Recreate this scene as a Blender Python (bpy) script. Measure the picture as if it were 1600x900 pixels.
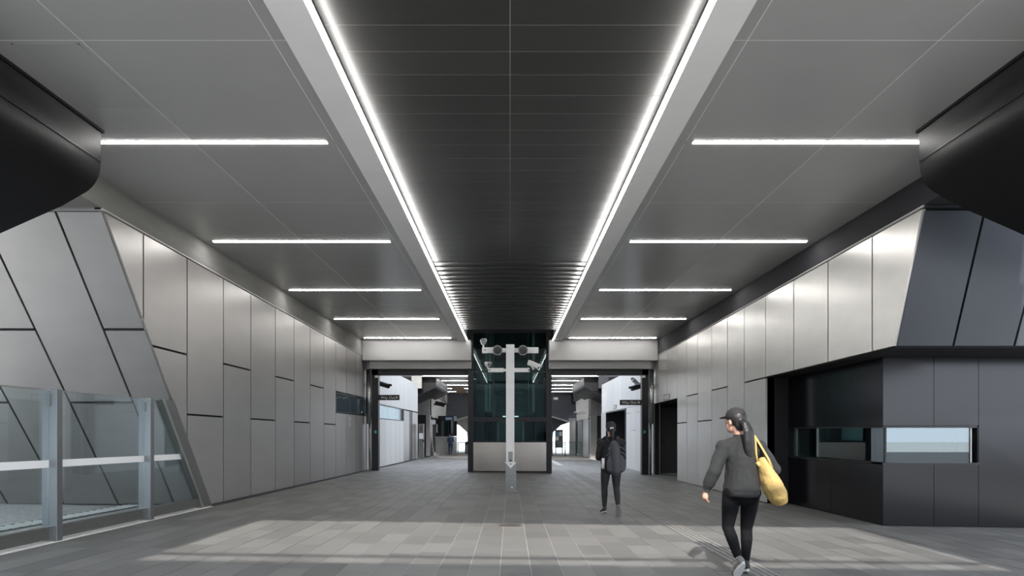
import bpy, bmesh, math, random
from mathutils import Vector, Matrix, Euler
random.seed(7)
for o in list(bpy.data.objects): bpy.data.objects.remove(o)
SC = bpy.context.scene; COL = SC.collection
E = 1.314                                    # eye height above the floor below the camera
# ------------------------------------------------------------------ camera, world, sun, exposure
cd = bpy.data.cameras.new('camera'); cam = bpy.data.objects.new('camera', cd); COL.objects.link(cam)
cam.location = (0, 0, E); cam.rotation_euler = (math.pi/2, 0, 0)
cd.sensor_fit = 'HORIZONTAL'; cd.sensor_width = 36; cd.lens = 36*1000/1600
cd.shift_x = 3/1600; cd.shift_y = 224/1600; cd.clip_end = 500
SC.camera = cam
wd = bpy.data.worlds.new('sky'); SC.world = wd; wd.use_nodes = True
bg = wd.node_tree.nodes['Background']; bg.inputs[0].default_value = (0.82, 0.89, 1.0, 1); bg.inputs[1].default_value = 4.2
sl = bpy.data.lights.new('sun', 'SUN'); sun = bpy.data.objects.new('sun', sl); COL.objects.link(sun)
sl.energy = 7.2; sl.angle = math.radians(0.9); sl.color = (1, .96, .9)
sun.rotation_euler = Vector((.10, .76, -.65)).to_track_quat('-Z', 'Y').to_euler(); sun.location = (0, -20, 20)
SC.view_settings.view_transform = 'Standard'; SC.view_settings.look = 'None'
SC.view_settings.exposure = 0.0; SC.view_settings.gamma = 1; SC.view_settings.use_curve_mapping = False
LED = 54.0                                   # luminous strength of the strip lights
# ------------------------------------------------------------------ materials
def mat(name, col, rough=.5, metal=0, var=0, nscale=6, stretch=(1,1,1), bump=0, bscale=80, rnd=0, spec=.5, rvar=0, island=0, aniso=0, emit=None, coat=0):
    m = bpy.data.materials.new(name); m.use_nodes = True; nt = m.node_tree; N = nt.nodes; L = nt.links
    b = N['Principled BSDF']; b.inputs['Base Color'].default_value = (*col, 1); b.inputs['Roughness'].default_value = rough
    b.inputs['Metallic'].default_value = metal; b.inputs['Specular IOR Level'].default_value = spec
    if coat: b.inputs['Coat Weight'].default_value = coat; b.inputs['Coat Roughness'].default_value = .08
    if aniso: b.inputs['Anisotropic'].default_value = aniso
    if emit: b.inputs['Emission Color'].default_value = (*emit[0], 1); b.inputs['Emission Strength'].default_value = emit[1]
    if var or bump or rnd or rvar or island:
        tc = N.new('ShaderNodeTexCoord'); mp = N.new('ShaderNodeMapping'); mp.inputs['Scale'].default_value = stretch
        ge = N.new('ShaderNodeNewGeometry')
        L.new(ge.outputs['Position'], mp.inputs[0])
        nz = N.new('ShaderNodeTexNoise'); nz.inputs['Scale'].default_value = nscale; nz.inputs['Detail'].default_value = 6
        L.new(mp.outputs[0], nz.inputs['Vector'])
        # brightness factor 1 + var*(noise-.5)*2 + rnd*(random-.5)*2
        ma = N.new('ShaderNodeMath'); ma.operation = 'MULTIPLY_ADD'; ma.inputs[1].default_value = 2*var; ma.inputs[2].default_value = 1-var
        L.new(nz.outputs['Fac'], ma.inputs[0]); last = ma.outputs[0]
        for amt, kind in ((rnd, 'o'), (island, 'i')):
            if amt:
                src = N.new('ShaderNodeObjectInfo').outputs['Random'] if kind == 'o' else ge.outputs['Random Per Island']
                m2 = N.new('ShaderNodeMath'); m2.operation = 'MULTIPLY_ADD'; m2.inputs[1].default_value = 2*amt; m2.inputs[2].default_value = -amt
                L.new(src, m2.inputs[0]); ad = N.new('ShaderNodeMath'); ad.operation = 'ADD'
                L.new(last, ad.inputs[0]); L.new(m2.outputs[0], ad.inputs[1]); last = ad.outputs[0]
        mx = N.new('ShaderNodeVectorMath'); mx.operation = 'SCALE'; mx.inputs[0].default_value = col
        L.new(last, mx.inputs['Scale']); L.new(mx.outputs[0], b.inputs['Base Color'])
        if rvar:
            m3 = N.new('ShaderNodeMath'); m3.operation = 'MULTIPLY_ADD'; m3.inputs[1].default_value = 2*rvar; m3.inputs[2].default_value = rough-rvar
            L.new(nz.outputs['Fac'], m3.inputs[0]); L.new(m3.outputs[0], b.inputs['Roughness'])
        if bump:
            n2 = N.new('ShaderNodeTexNoise'); n2.inputs['Scale'].default_value = bscale; n2.inputs['Detail'].default_value = 4
            L.new(mp.outputs[0], n2.inputs['Vector'])
            bp = N.new('ShaderNodeBump'); bp.inputs['Strength'].default_value = bump; bp.inputs['Distance'].default_value = .01
            L.new(n2.outputs['Fac'], bp.inputs['Height']); L.new(bp.outputs[0], b.inputs['Normal'])
    return m
def glassmat(name, tint, rough=.0, refl=1.0, base=.0):
    m = bpy.data.materials.new(name); m.use_nodes = True; nt = m.node_tree; N = nt.nodes; L = nt.links
    N.remove(N['Principled BSDF']); out = N['Material Output']
    tr = N.new('ShaderNodeBsdfTransparent'); tr.inputs[0].default_value = (*tint, 1)
    gl = N.new('ShaderNodeBsdfGlossy'); gl.inputs['Roughness'].default_value = rough; gl.inputs[0].default_value = (.9, .97, 1, 1)
    fr = N.new('ShaderNodeLayerWeight'); fr.inputs[0].default_value = .5
    pw = N.new('ShaderNodeMath'); pw.operation = 'POWER'; pw.inputs[1].default_value = 4.5; L.new(fr.outputs['Facing'], pw.inputs[0])
    mu = N.new('ShaderNodeMath'); mu.operation = 'MULTIPLY_ADD'; mu.inputs[1].default_value = .95*refl; mu.inputs[2].default_value = .04*refl+base; mu.use_clamp = True
    L.new(pw.outputs[0], mu.inputs[0]); mx = N.new('ShaderNodeMixShader')
    L.new(mu.outputs[0], mx.inputs[0]); L.new(tr.outputs[0], mx.inputs[1]); L.new(gl.outputs[0], mx.inputs[2]); L.new(mx.outputs[0], out.inputs[0])
    return m
def emitmat(name, col, s):
    m = bpy.data.materials.new(name); m.use_nodes = True; nt = m.node_tree; nt.nodes.remove(nt.nodes['Principled BSDF'])
    e = nt.nodes.new('ShaderNodeEmission'); e.inputs[0].default_value = (*col, 1); e.inputs[1].default_value = s
    nt.links.new(e.outputs[0], nt.nodes['Material Output'].inputs[0]); return m
def tilemat():
    m = mat('stone paver', (.126, .123, .118), .60, 0, var=.2, nscale=3.0, bump=.15, bscale=60, rnd=.2, rvar=.08); return m
M = dict(
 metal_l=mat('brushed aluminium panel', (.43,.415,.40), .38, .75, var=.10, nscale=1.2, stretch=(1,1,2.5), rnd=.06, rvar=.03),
 metal_r=mat('daylit aluminium panel', (.78,.765,.735), .33, .7, var=.10, nscale=1.5, stretch=(1,1,2.5), rnd=.05, rvar=.03),  # same metal as the left, daylight on it put into a paler colour
 metal_d=mat('shaded metal panel', (.082,.09,.104), .36, .5, var=.12, nscale=1.5, rnd=.05),  # shade on the right raking face is put into this dark colour
 black_panel=mat('black steel panel', (.0045,.0048,.0065), .18, .0, spec=.42, var=.2, nscale=2.5, rnd=.1),
 joint=mat('dark joint backing', (.012,.012,.013), .8),
 black=mat('black powder coat', (.012,.012,.014), .4, .2, var=.2, nscale=8),
 soffit=mat('black soffit', (.008,.008,.010), .7),
 cowl=mat('black painted steel', (.009,.009,.010), .45, .0, var=.3, nscale=5, bump=.08, bscale=50, spec=.22),
 ceil=mat('grey ceiling panel', (.38,.38,.37), .22, .0, var=.05, nscale=2, rnd=.04),
 ceil_l=mat('pale ceiling joint', (.75,.75,.74), .6),
 plank=mat('dark satin plank', (.05,.049,.047), .33, .2, var=.12, nscale=4, stretch=(1,6,1), rnd=.12),
 plank_j=mat('plank joint', (.3,.3,.29), .6),
 white=mat('white painted metal', (.55,.545,.53), .5, 0, var=.05, nscale=3),
 white_s=mat('satin white beam', (.86,.855,.84), .35, 0, var=.06, nscale=2),
 post_white=mat('white post paint', (.93,.93,.92), .4, 0, var=.03),
 concrete=mat('raw concrete', (.24,.235,.22), .85, 0, var=.35, nscale=2.2, stretch=(1,.5,2), bump=.3, bscale=30),
 conc_d=mat('dark painted concrete', (.024,.024,.029), .8, 0, var=.2, nscale=3, bump=.2, bscale=30),
 kerb=mat('sunlit granite kerb', (.66,.64,.60), .75, 0, var=.25, nscale=9, bump=.15),  # sunlight along the kerb is put into this pale colour
 gravel=mat('grey gravel', (.46,.46,.45), .9, 0, var=.75, nscale=22, bump=.8, bscale=40),
 grout=mat('pale grout', (.36,.35,.33), .85, 0, var=.2, nscale=7),
 tile=tilemat(),
 tile_st=mat('stone paver field', (.126,.123,.118), .60, 0, var=.2, nscale=3.0, bump=.15, bscale=60, island=.2, rvar=.08),
 steel=mat('brushed stainless', (.50,.50,.50), .30, .95, var=.10, nscale=3, stretch=(1,1,6), rvar=.06),
 steel_p=mat('satin steel post', (.30,.31,.32), .34, .9, var=.15, nscale=2, stretch=(1,1,.6)),
 steel_d=mat('dark stainless', (.26,.26,.25), .36, .9, var=.15, nscale=5, stretch=(1,1,6)),
 steel_w=mat('rippled stainless', (.46,.43,.39), .22, .9, var=.25, nscale=1.4, stretch=(1,1,.35), rvar=.06),
 door=mat('grey door paint', (.062,.063,.068), .5, .1, var=.1, nscale=3),
 glass=glassmat('clear glass', (.93,.96,.955), .0, 1, .01),
 glass_b=glassmat('balustrade glass', (.89,.935,.935), .02, 1, .03),
 glass_d=glassmat('dark window glass', (.5,.6,.61), .0, .8, .10),
 glass_f=glassmat('far window glass', (.45,.55,.56), .05, .3, .02),
 glass_lift=glassmat('lift shaft glass', (.62,.74,.735), .0, .6, .0),
 led_c=emitmat('cove light', (1, .985, .96), 26),
 film=mat('white glass film', (.8,.8,.79), .6),
 led=emitmat('strip light', (1, .985, .96), LED),
 pale=mat('pale perforated cladding', (.56,.555,.545), .45, .1, var=.08, nscale=2, rnd=.05, stretch=(6,6,1)),
 pale_e=mat('white end cladding', (.85,.845,.83), .45, 0, var=.05, nscale=2),
 teal=mat('lift interior', (.09,.13,.13), .35, .3, var=.3, nscale=2),
 blue=mat('blue sign', (.10,.22,.42), .5), green=mat('green label', (.05,.45,.30), .5),
 yellow=mat('mustard canvas', (.46,.315,.11), .8, 0, var=.15, nscale=9, bump=.2, bscale=90),
 asphalt=mat('asphalt', (.06,.06,.062), .8, 0, var=.2, nscale=.8),
 rib=mat('tactile rib stone', (.24,.235,.225), .7, 0, var=.1),
 box_w=mat('beam cladding paint', (.37,.365,.357), .4, 0, var=.05, nscale=2),
 street=mat('street concrete', (.5,.5,.48), .85, 0, var=.2, nscale=.8),
 bldg=mat('dark render', (.10,.10,.11), .8, 0, var=.2, nscale=.7),
 slate=mat('slate blue soffit', (.10,.105,.13), .55, 0, var=.1),
 warm=mat('timber lining', (.30,.20,.13), .6, 0, var=.2, nscale=5),
 skin=mat('skin', (.52,.30,.215), .55, 0, var=.06, nscale=12),
 hair=mat('black hair', (.012,.010,.010), .45, 0, var=.3, nscale=30, stretch=(1,1,.2), bump=.4, bscale=90),
 fleece=mat('charcoal fleece', (.021,.0215,.022), .95, 0, var=.25, nscale=30, bump=.3, bscale=160),
 cuff=mat('grey ribbed cuff', (.16,.16,.155), .95, 0, var=.2, nscale=40),
 legging=mat('black leggings', (.003,.003,.004), .85, 0, spec=.2, var=.2, nscale=12),
 jacket=mat('black jacket', (.012,.012,.014), .8, 0, var=.2, nscale=12),
 cap=mat('black cap cotton', (.014,.014,.015), .8), pack=mat('grey nylon', (.055,.056,.064), .7, 0, var=.2, nscale=20, bump=.2, bscale=160),
 pack_d=mat('dark webbing', (.02,.02,.022), .8), shoe=mat('dark knit shoe', (.03,.03,.033), .8), sole=mat('white sole', (.6,.6,.58), .6),
 shoe_g=mat('grey suede', (.16,.155,.145), .9), lens=mat('lens glass', (.01,.01,.012), .08, 0, spec=.8), red=mat('red trim', (.35,.04,.03), .5), paper=mat('paper', (.75,.75,.73), .7),
 denim=mat('blue denim', (.06,.10,.20), .8),
)
# ------------------------------------------------------------------ helpers
WL = {}
def tag(o, label=None, cat=None, group=None, kind=None):
    if label: o['label'] = label
    if cat: o['category'] = cat
    if group: o['group'] = group
    if kind: o['kind'] = kind
    return o
def thing(name, loc, label=None, cat=None, group=None, kind=None):
    o = bpy.data.objects.new(name, None); COL.objects.link(o); o.location = loc; o.empty_display_size = .2
    WL[o.name] = Vector(loc); return tag(o, label, cat, group, kind)
def floorz(x, y): return -.0155*x - .011*y      # world height of the paving, which falls away from the camera and to the right
TILT = (-.011, .0155, 0)
class MB:
    """collects geometry in world coordinates whose z is measured from the eye (ez=True) or from z=0"""
    def __init__(s, ez=True): s.v = []; s.f = []; s.ez = E if ez else 0
    def add(s, vs, fs):
        b = len(s.v); s.v += [tuple(p) for p in vs]; s.f += [tuple(b+i for i in f) for f in fs]; return s
    def box(s, x0, x1, y0, y1, z0, z1):
        if x0 > x1: x0, x1 = x1, x0
        if y0 > y1: y0, y1 = y1, y0
        if z0 > z1: z0, z1 = z1, z0
        return s.add([(x,y,z) for z in (z0,z1) for y in (y0,y1) for x in (x0,x1)],
                     [(0,2,3,1),(4,5,7,6),(0,1,5,4),(2,6,7,3),(0,4,6,2),(1,3,7,5)])
    def obox(s, c, size, rot=None):
        R = (rot or Matrix.Identity(3)); c = Vector(c); hx, hy, hz = [d/2 for d in size]
        vs = [c + R @ Vector((x,y,z)) for z in (-hz,hz) for y in (-hy,hy) for x in (-hx,hx)]
        return s.add(vs, [(0,2,3,1),(4,5,7,6),(0,1,5,4),(2,6,7,3),(0,4,6,2),(1,3,7,5)])
    def prism(s, pts, vec):
        n = len(pts); vec = Vector(vec); P = [Vector(p) for p in pts]
        nrm = Vector((0,0,0))
        for i in range(n): nrm += P[i].cross(P[(i+1) % n])
        if nrm.dot(vec) > 0: P = P[::-1]
        return s.add(P + [p+vec for p in P], [tuple(range(n)), tuple(range(2*n-1, n-1, -1))] + [(i, i+n, (i+1) % n+n, (i+1) % n) for i in range(n)])
    def tube(s, path, rad, n=12, caps=True, flat=None):
        P = [Vector(p) for p in path]; R = rad if isinstance(rad, (list, tuple)) else [rad]*len(P)
        rings = []; ref = None
        for i, p in enumerate(P):
            t = (P[min(i+1, len(P)-1)] - P[max(i-1, 0)]).normalized()
            if ref is None: ref = Vector((0,0,1)) if abs(t.z) < .9 else Vector((1,0,0))
            a = t.cross(ref).normalized(); b = a.cross(t).normalized(); ref = b
            r = R[i]; ra, rb = (r if isinstance(r, (tuple, list)) else (r, r))
            rings.append([p + a*math.cos(2*math.pi*k/n)*ra + b*math.sin(2*math.pi*k/n)*rb for k in range(n)])
        vs = [q for r in rings for q in r]; fs = []
        for i in range(len(P)-1):
            for k in range(n): fs.append((i*n+k, i*n+(k+1) % n, (i+1)*n+(k+1) % n, (i+1)*n+k))
        if caps: fs += [tuple(range(n-1, -1, -1)), tuple(range((len(P)-1)*n, len(P)*n))]
        return s.add(vs, fs)
    def ball(s, c, r, rot=None, n=14, m=9):
        c = Vector(c); r = r if isinstance(r, (tuple, list)) else (r, r, r); R = rot or Matrix.Identity(3); vs = []; fs = []
        vs.append(c + R @ Vector((0,0,-r[2])))
        for i in range(1, m):
            th = math.pi*i/m - math.pi/2
            for k in range(n):
                a = 2*math.pi*k/n; vs.append(c + R @ Vector((r[0]*math.cos(th)*math.cos(a), r[1]*math.cos(th)*math.sin(a), r[2]*math.sin(th))))
        vs.append(c + R @ Vector((0,0,r[2])))
        for k in range(n): fs.append((0, 1+(k+1) % n, 1+k))
        for i in range(m-2):
            for k in range(n): a = 1+i*n+k; b = 1+i*n+(k+1) % n; fs.append((a, b, b+n, a+n))
        t = len(vs)-1
        for k in range(n): fs.append((t-n+k, t-n+(k+1) % n, t))
        return s.add(vs, fs)
    def build(s, name, m, parent=None, smooth=False, bevel=0, loc=None):
        org = WL[parent.name] if parent else Vector(loc or (0,0,0))
        me = bpy.data.meshes.new(name)
        me.from_pydata([(x-org.x, y-org.y, z+s.ez-org.z) for x, y, z in s.v], [], s.f); me.update()
        me.materials.append(M[m] if isinstance(m, str) else m)
        if smooth:
            me.polygons.foreach_set('use_smooth', [True]*len(me.polygons))
        o = bpy.data.objects.new(name, me); COL.objects.link(o)
        if parent: o.parent = parent; WL[o.name] = org.copy()
        else: o.location = org; WL[o.name] = org.copy()
        if bevel:
            b = o.modifiers.new('bevel', 'BEVEL'); b.width = bevel; b.segments = 2; b.limit_method = 'ANGLE'
        return o
def inset2(pts, d):
    """inset a convex polygon given in 2D by d"""
    n = len(pts); A = sum(pts[i][0]*pts[(i+1) % n][1]-pts[(i+1) % n][0]*pts[i][1] for i in range(n))
    if A < 0: pts = pts[::-1]
    L = []
    for i in range(n):
        p, q = Vector(pts[i]), Vector(pts[(i+1) % n]); t = (q-p).normalized(); nn = Vector((-t.y, t.x)); L.append((p+nn*d, t))
    out = []
    for i in range(n):
        (p, t), (q, u) = L[i-1], L[i]; den = t.x*u.y-t.y*u.x
        if abs(den) < 1e-6: out.append(tuple(q)); continue
        w = q-p; k = (w.x*u.y-w.y*u.x)/den; out.append(tuple(p+t*k))
    return out
def panel(parent, to3, pts2, vec, m, name='panel', gap=None):
    gap = gap if gap is not None else (.017 if m in ('metal_r', 'metal_l', 'metal_d') else .010)
    return MB().prism([to3(*p) for p in inset2(pts2, gap)], vec).build(name, m, parent)
def copy_thing(o, loc, label=None, rz=None):
    c = o.copy(); COL.objects.link(c); c.location = loc
    if label: c['label'] = label
    if rz is not None: c.rotation_euler.z = rz
    for ch in o.children:
        d = ch.copy(); COL.objects.link(d); d.parent = c
        for g in ch.children: e = g.copy(); COL.objects.link(e); e.parent = d
    return c
def text(parent, s, size, m, loc, rot=(math.pi/2, 0, 0), name='lettering', ext=.002):
    c = bpy.data.curves.new(name, 'FONT'); c.body = s; c.size = size; c.extrude = ext; c.align_y = 'CENTER'
    tmp = bpy.data.objects.new('tmp', c); COL.objects.link(tmp); bpy.context.view_layer.update()
    me = bpy.data.meshes.new_from_object(tmp.evaluated_get(bpy.context.evaluated_depsgraph_get())); bpy.data.objects.remove(tmp)
    me.materials.clear(); me.materials.append(M[m]); o = bpy.data.objects.new(name, me); COL.objects.link(o); o.parent = parent
    o.location = Vector(loc) + Vector((0,0,E)) - WL[parent.name]; o.rotation_euler = rot; return o
# ------------------------------------------------------------------ floor
W = 5.5; HC = 3.39
def fz(x, y): return floorz(x, y) - E          # paving height measured from the eye
def quad_floor(mb, x0, x1, y0, y1, dz=0, th=.3):
    top = [(x0,y0,fz(x0,y0)+dz),(x1,y0,fz(x1,y0)+dz),(x1,y1,fz(x1,y1)+dz),(x0,y1,fz(x0,y1)+dz)]
    return mb.prism(top, (0,0,-th))
floor = quad_floor(MB(), -5.37, 14, -12, 80, -.004).build('floor', 'grout'); tag(floor, kind='structure')
TW, TL = .31, .62; x_0 = -.10
cells = []; rr = random.Random(3)
for i in range(-17, 31):
    xa = x_0+i*TW
    off = rr.random()*TL
    y = 3.2+off
    while y < 46:
        xc = xa+TW/2; L = TL
        inroom = xc < 5.5 or (xc < 9.5 and y < 10.3) or (xc < 6 and y < 13.8) or (y > 21 and y < 25.3 and xc < 6.7)
        if inroom and not (2.455 < xc < 2.80): cells.append((xc, y+L/2))
        y += L
def seen(c):
    x, y = c; px = 797+1000*x/y; py = 674-1000*fz(x, y)/y
    return -60 < px < 1660 and py < 930
cells.sort(key=lambda c: (not seen(c), c[1]))
tm = MB(False).box(-TW/2+.0036, TW/2-.0036, -TL/2+.0015, TL/2-.0015, -.02, 0)
def tile_mesh():
    me = bpy.data.meshes.new('tile'); me.from_pydata(tm.v, [], tm.f); me.materials.append(M['tile']); me.update(); return me
tme = tile_mesh()
for x, y in cells[:300]:
    o = bpy.data.objects.new('tile', tme); COL.objects.link(o); o.parent = floor
    o.location = (x, y, floorz(x, y)+rr.uniform(-.0008, .0008)); o.rotation_euler = TILT
big = MB()
for x, y in cells[300:]:
    a, b, c, d = x-TW/2+.0036, x+TW/2-.0036, y-TL/2+.0015, y+TL/2-.0015; dz = rr.uniform(-.0008, .0008)
    big.prism([(a,c,fz(a,c)+dz),(b,c,fz(b,c)+dz),(b,d,fz(b,d)+dz),(a,d,fz(a,d)+dz)], (0,0,-.02))
tag(big.build('tile_field', 'tile_st', floor), kind='stuff')
# tactile guide strip let into the paving: plain stone slabs with four raised ribs
gx0, gx1 = x_0+8*TW+.09, x_0+9*TW+.015
for k in range(60):
    y0 = 4.0+k*.6
    if y0 > 32: break
    sl_ = quad_floor(MB(), 2.385, 2.690, y0+.003, y0+.597, 0, .02).build('guide_slab', 'tile', floor)
    if y0 < 22 or 1:
        rib = MB()
        for q in range(4): quad_floor(rib, 2.42+q*.072, 2.448+q*.072, y0+.02, y0+.58, .006, .01)
        rib.build('rib', 'rib', sl_)
quad_floor(MB(), 1.9, 5.4, 33, 33.12, .004, .02).build('threshold_strip', 'steel', floor)
kerb = thing('kerb', (-5.55, 8, floorz(-5.5, 8)), kind='structure')
for k in range(7):
    y0 = 2.6+k*1.35; quad_floor(MB(), -5.72, -5.375, y0+.004, min(y0+1.346, 11.6), .002, .15).build('kerb_stone', 'kerb', kerb)
g = quad_floor(MB(), -14, -5.72, -4, 12.2, -.03).build('ground_gravel_bed', 'gravel'); tag(g, kind='structure')
st = MB(False).box(-120, 120, -140, 160, -1.7, -1.4).build('ground', 'street'); tag(st, kind='structure')
# drain grate behind the glass screen: steel frame with bars
gr = thing('drain_grate', (-6.9, 8.6, floorz(-6.9, 8.6)-.03), 'steel bar drain grate in the gravel behind the glass screen', 'grate')
for k in range(31):
    y0 = 6.4+k*.18; quad_floor(MB(), -7.05, -6.75, y0, y0+.07, -.008, .02).build('bar', 'film', gr)
fr = MB()
quad_floor(fr, -7.09, -7.06, 6.3, 12.0, -.012, .02); quad_floor(fr, -6.74, -6.71, 6.3, 12.0, -.012, .02); fr.build('frame', 'steel_d', gr); quad_floor(MB(), -7.06, -6.74, 6.3, 12.0, -.022, .006).build('tray', 'joint', gr)
# ------------------------------------------------------------------ left wall
def wtop(y): return 3.107-.011*y
def zhL(y): return 1.31-.004*(y-10)
def zlL(y): return .28-.008*(y-12)
def YcL(z): return 8.63+(3.01-z)*.7126
def ZcL(y): return 3.01-(y-8.63)/.7126
wl = MB().prism([(-W-.05, YcL(wtop(8.7))+.08, wtop(8.7)-.02), (-W-.05, 24.6, wtop(24.6)-.02), (-W-.05, 24.6, 1.25), (-W-.05, 20.2, 1.27), (-W-.05, 20.2, .60), (-W-.05, 24.6, .60),
      (-W-.05, 24.6, fz(-W,24.6)), (-W-.05, 11.85, fz(-W,11.85))], (-.15,0,0)).build('wall_left', 'joint'); tag(wl, kind='structure')
def L3(y, z): return (-W, y, z)
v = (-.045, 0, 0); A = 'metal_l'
YL = [9.6, 10.9, 12.28, 13.58, 15.0, 16.3, 17.6, 18.9, 20.2, 21.5, 22.8, 24.45]
tp = lambda y: wtop(y)-.03
z96 = ZcL(9.6); yh = YcL(1.315)
panel(wl, L3, [(8.66, tp(8.66)), (9.6, tp(9.6)), (9.6, z96)], v, A)
panel(wl, L3, [(9.6, tp(9.6)), (10.9, tp(10.9)), (10.9, zhL(10.9)), (yh, 1.315), (9.6, z96)], v, A)
panel(wl, L3, [(yh, 1.315), (10.9, zhL(10.9)), (10.9, ZcL(10.9))], v, A)
fl = lambda y: fz(-W, y)+.004
panel(wl, L3, [(10.9, tp(10.9)), (12.28, tp(12.28)), (12.28, zlL(12.28)), (10.9, zlL(10.9))], v, A)
panel(wl, L3, [(10.9, zlL(10.9)), (12.28, zlL(12.28)), (12.28, fl(12.28)), (YcL(fl(11.7)), fl(11.7)), (10.9, ZcL(10.9))], v, A)
for k in range(2, len(YL)-1):
    a, b = YL[k], YL[k+1]
    if a < 20:
        f = zhL if k % 2 == 0 else zlL
        panel(wl, L3, [(a, tp(a)), (b, tp(b)), (b, f(b)), (a, f(a))], v, A)
        panel(wl, L3, [(a, f(a)), (b, f(b)), (b, fl(b)), (a, fl(a))], v, A)
    else:
        panel(wl, L3, [(a, tp(a)), (b, tp(b)), (b, 1.255), (a, 1.27)], v, A)
        panel(wl, L3, [(a, .60), (b, .595), (b, fl(b)), (a, fl(a))], v, A)
MB().prism([(-W+.015, 8.6, wtop(8.6)-.03), (-W+.015, 24.4, wtop(24.4)-.03), (-W+.015, 24.4, wtop(24.4)), (-W+.015, 8.6, wtop(8.6))], (-.1,0,0)).build('capping', 'white', wl)
lb = MB().box(-W-.071, -W-.066, 22.3, 22.36, .40, .52)
def window_strip(name, y0, y1, z0, z1, n):
    w = thing(name, (-W-.1, (y0+y1)/2, z0+E), kind='structure')
    fr = MB(); fr.box(-W-.12, -W-.01, y0, y1, z1-.05, z1); fr.box(-W-.12, -W+.01, y0, y1, z0, z0+.03); fr.box(-W-.12, -W-.01, y0, y0+.05, z0, z1); fr.box(-W-.12, -W-.01, y1-.05, y1, z0, z1)
    fr.build('window_frame', 'black', w)
    for k in range(n):
        a = y0+.05+(y1-y0-.1)*k/n; b = y0+.05+(y1-y0-.1)*(k+1)/n
        MB().box(-W-.075, -W-.065, a+.006, b-.006, z0+.03, z1-.05).build('pane', 'glass_d', w)
    bk = MB().box(-W-1.2, -W-1.15, y0, y1, z0-.3, z1+.3).build('room_lining', 'teal', w)
    return w
window_strip('window_1', 20.25, 24.4, .605, 1.25, 2)
sg = thing('wall_notice', (-W+.006, 21.95, .45+E), 'small white notice plates fixed to metal panel below the dark window', 'notice')
MB().box(-W+.001, -W+.006, 21.9, 22.02, .34, .50).build('plate', 'paper', sg); MB().box(-W+.001, -W+.006, 21.9, 22.02, .16, .30).build('plate', 'paper', sg)
# raking face where the left cladding turns away from the concourse
wf = MB().prism([(-W-.06, YcL(2.99)+.07, 2.99), (-11.5, YcL(2.99)+.07, 2.99), (-11.5, YcL(-1.36)+.07, -1.36), (-W-.06, YcL(-1.36)+.07, -1.36)], (0, .12, .16)).build('wall_left_raking', 'joint'); tag(wf, kind='structure')
def LR(x, z): return (x, YcL(z), z)
XL = [-5.515, -6.15, -7.18, -8.18, -9.2, -10.2, -11.4]; ZJ = [1.54, .47, 1.54, .47, 1.54, .47]
nv = (0, .7126*0+.045, .032)
for k in range(6):
    a, b = XL[k], XL[k+1]
    panel(wf, LR, [(a, 2.985), (b, 2.985), (b, ZJ[k]), (a, ZJ[k])], nv, A)
    panel(wf, LR, [(a, ZJ[k]), (b, ZJ[k]), (b, -1.345), (a, -1.345)], nv, A)
MB().box(-11.5, -W, 8.60, 8.72, 2.985, 3.015).build('capping', 'white', wf)
# concrete edge beams above the cladding
for sx, nm, m in ((-1, 'trim_1', 'concrete'), (1, 'trim_2', 'conc_d')):
    t = MB().box(sx*(W-.02), sx*(W+.6), 4.3, 26.6, 2.4, HC+.05).box(sx*(W-.02), sx*(W+.6), 39.6, 62, 2.4, HC+.05); t.v = [(x, y, z if z > 3 else wtop(y)-.005) for x, y, z in t.v]
    tag(t.build(nm, m), kind='structure')
# ------------------------------------------------------------------ right wall
def zhR(y): return 1.31-.011*y
def zlR(y): return .50-.011*y
def R3(y, z): return (W, y, z)
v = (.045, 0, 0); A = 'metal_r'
YR = [9.72, 11.07, 12.41, 13.78, 15.03, 16.2, 17.46, 18.77, 19.93, 21.07, 22.4, 23.7, 24.45]
wr = MB().prism([(W+.05, 8.6, tp(8.6)), (W+.05, 24.45, tp(24.45)), (W+.05, 24.45, zhR(24.45)+.02), (W+.05, 21.05, zhR(21.05)+.02), (W+.05, 21.05, fz(W,21.05)), (W+.05, 13.8, fz(W,13.8)), (W+.05, 13.8, zhR(13.8)+.02), (W+.05, 9.18, zhR(9.18)+.02)], (.15,0,0)).build('wall_right', 'joint'); tag(wr, kind='structure')
def YcR(z): return 8.51+(3.01-z)*.352
panel(wr, R3, [(YcR(3.0), tp(8.5)), (9.72, tp(9.72)), (9.72, zhR(9.72)), (YcR(1.2), zhR(9.15))], v, A)
fl = lambda y: fz(W, y)+.004
for k in range(len(YR)-1):
    a, b = YR[k], YR[k+1]
    if b < 14 or a > 21:
        panel(wr, R3, [(a, tp(a)), (b, tp(b)), (b, zhR(b)), (a, zhR(a))], v, A)
    else:
        f = zhR if k % 2 == 1 else zlR
        panel(wr, R3, [(a, tp(a)), (b, tp(b)), (b, f(b)), (a, f(a))], v, A)
        panel(wr, R3, [(a, f(a)), (b, f(b)), (b, fl(b)), (a, fl(a))], v, A)
MB().prism([(W-.015, 8.5, wtop(8.5)-.03), (W-.015, 24.4, wtop(24.4)-.03), (W-.015, 24.4, wtop(24.4)), (W-.015, 8.5, wtop(8.5))], (.1,0,0)).build('capping', 'white', wr)
wq = MB().prism([(W+.05, YcR(2.98)+.06, 2.98), (13.6, YcR(2.98)+.06, 2.98), (13.6, YcR(1.2)+.06, 1.2), (W+.05, YcR(1.2)+.06, 1.2)], (0, .12, .05)).build('wall_right_raking', 'joint'); tag(wq, kind='structure')
def RR(x, z): return (x, YcR(z), z)
XR = [5.515, 6.33, 7.2, 8.1, 9.0, 9.9, 10.8, 11.7, 12.6, 13.5]
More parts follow.
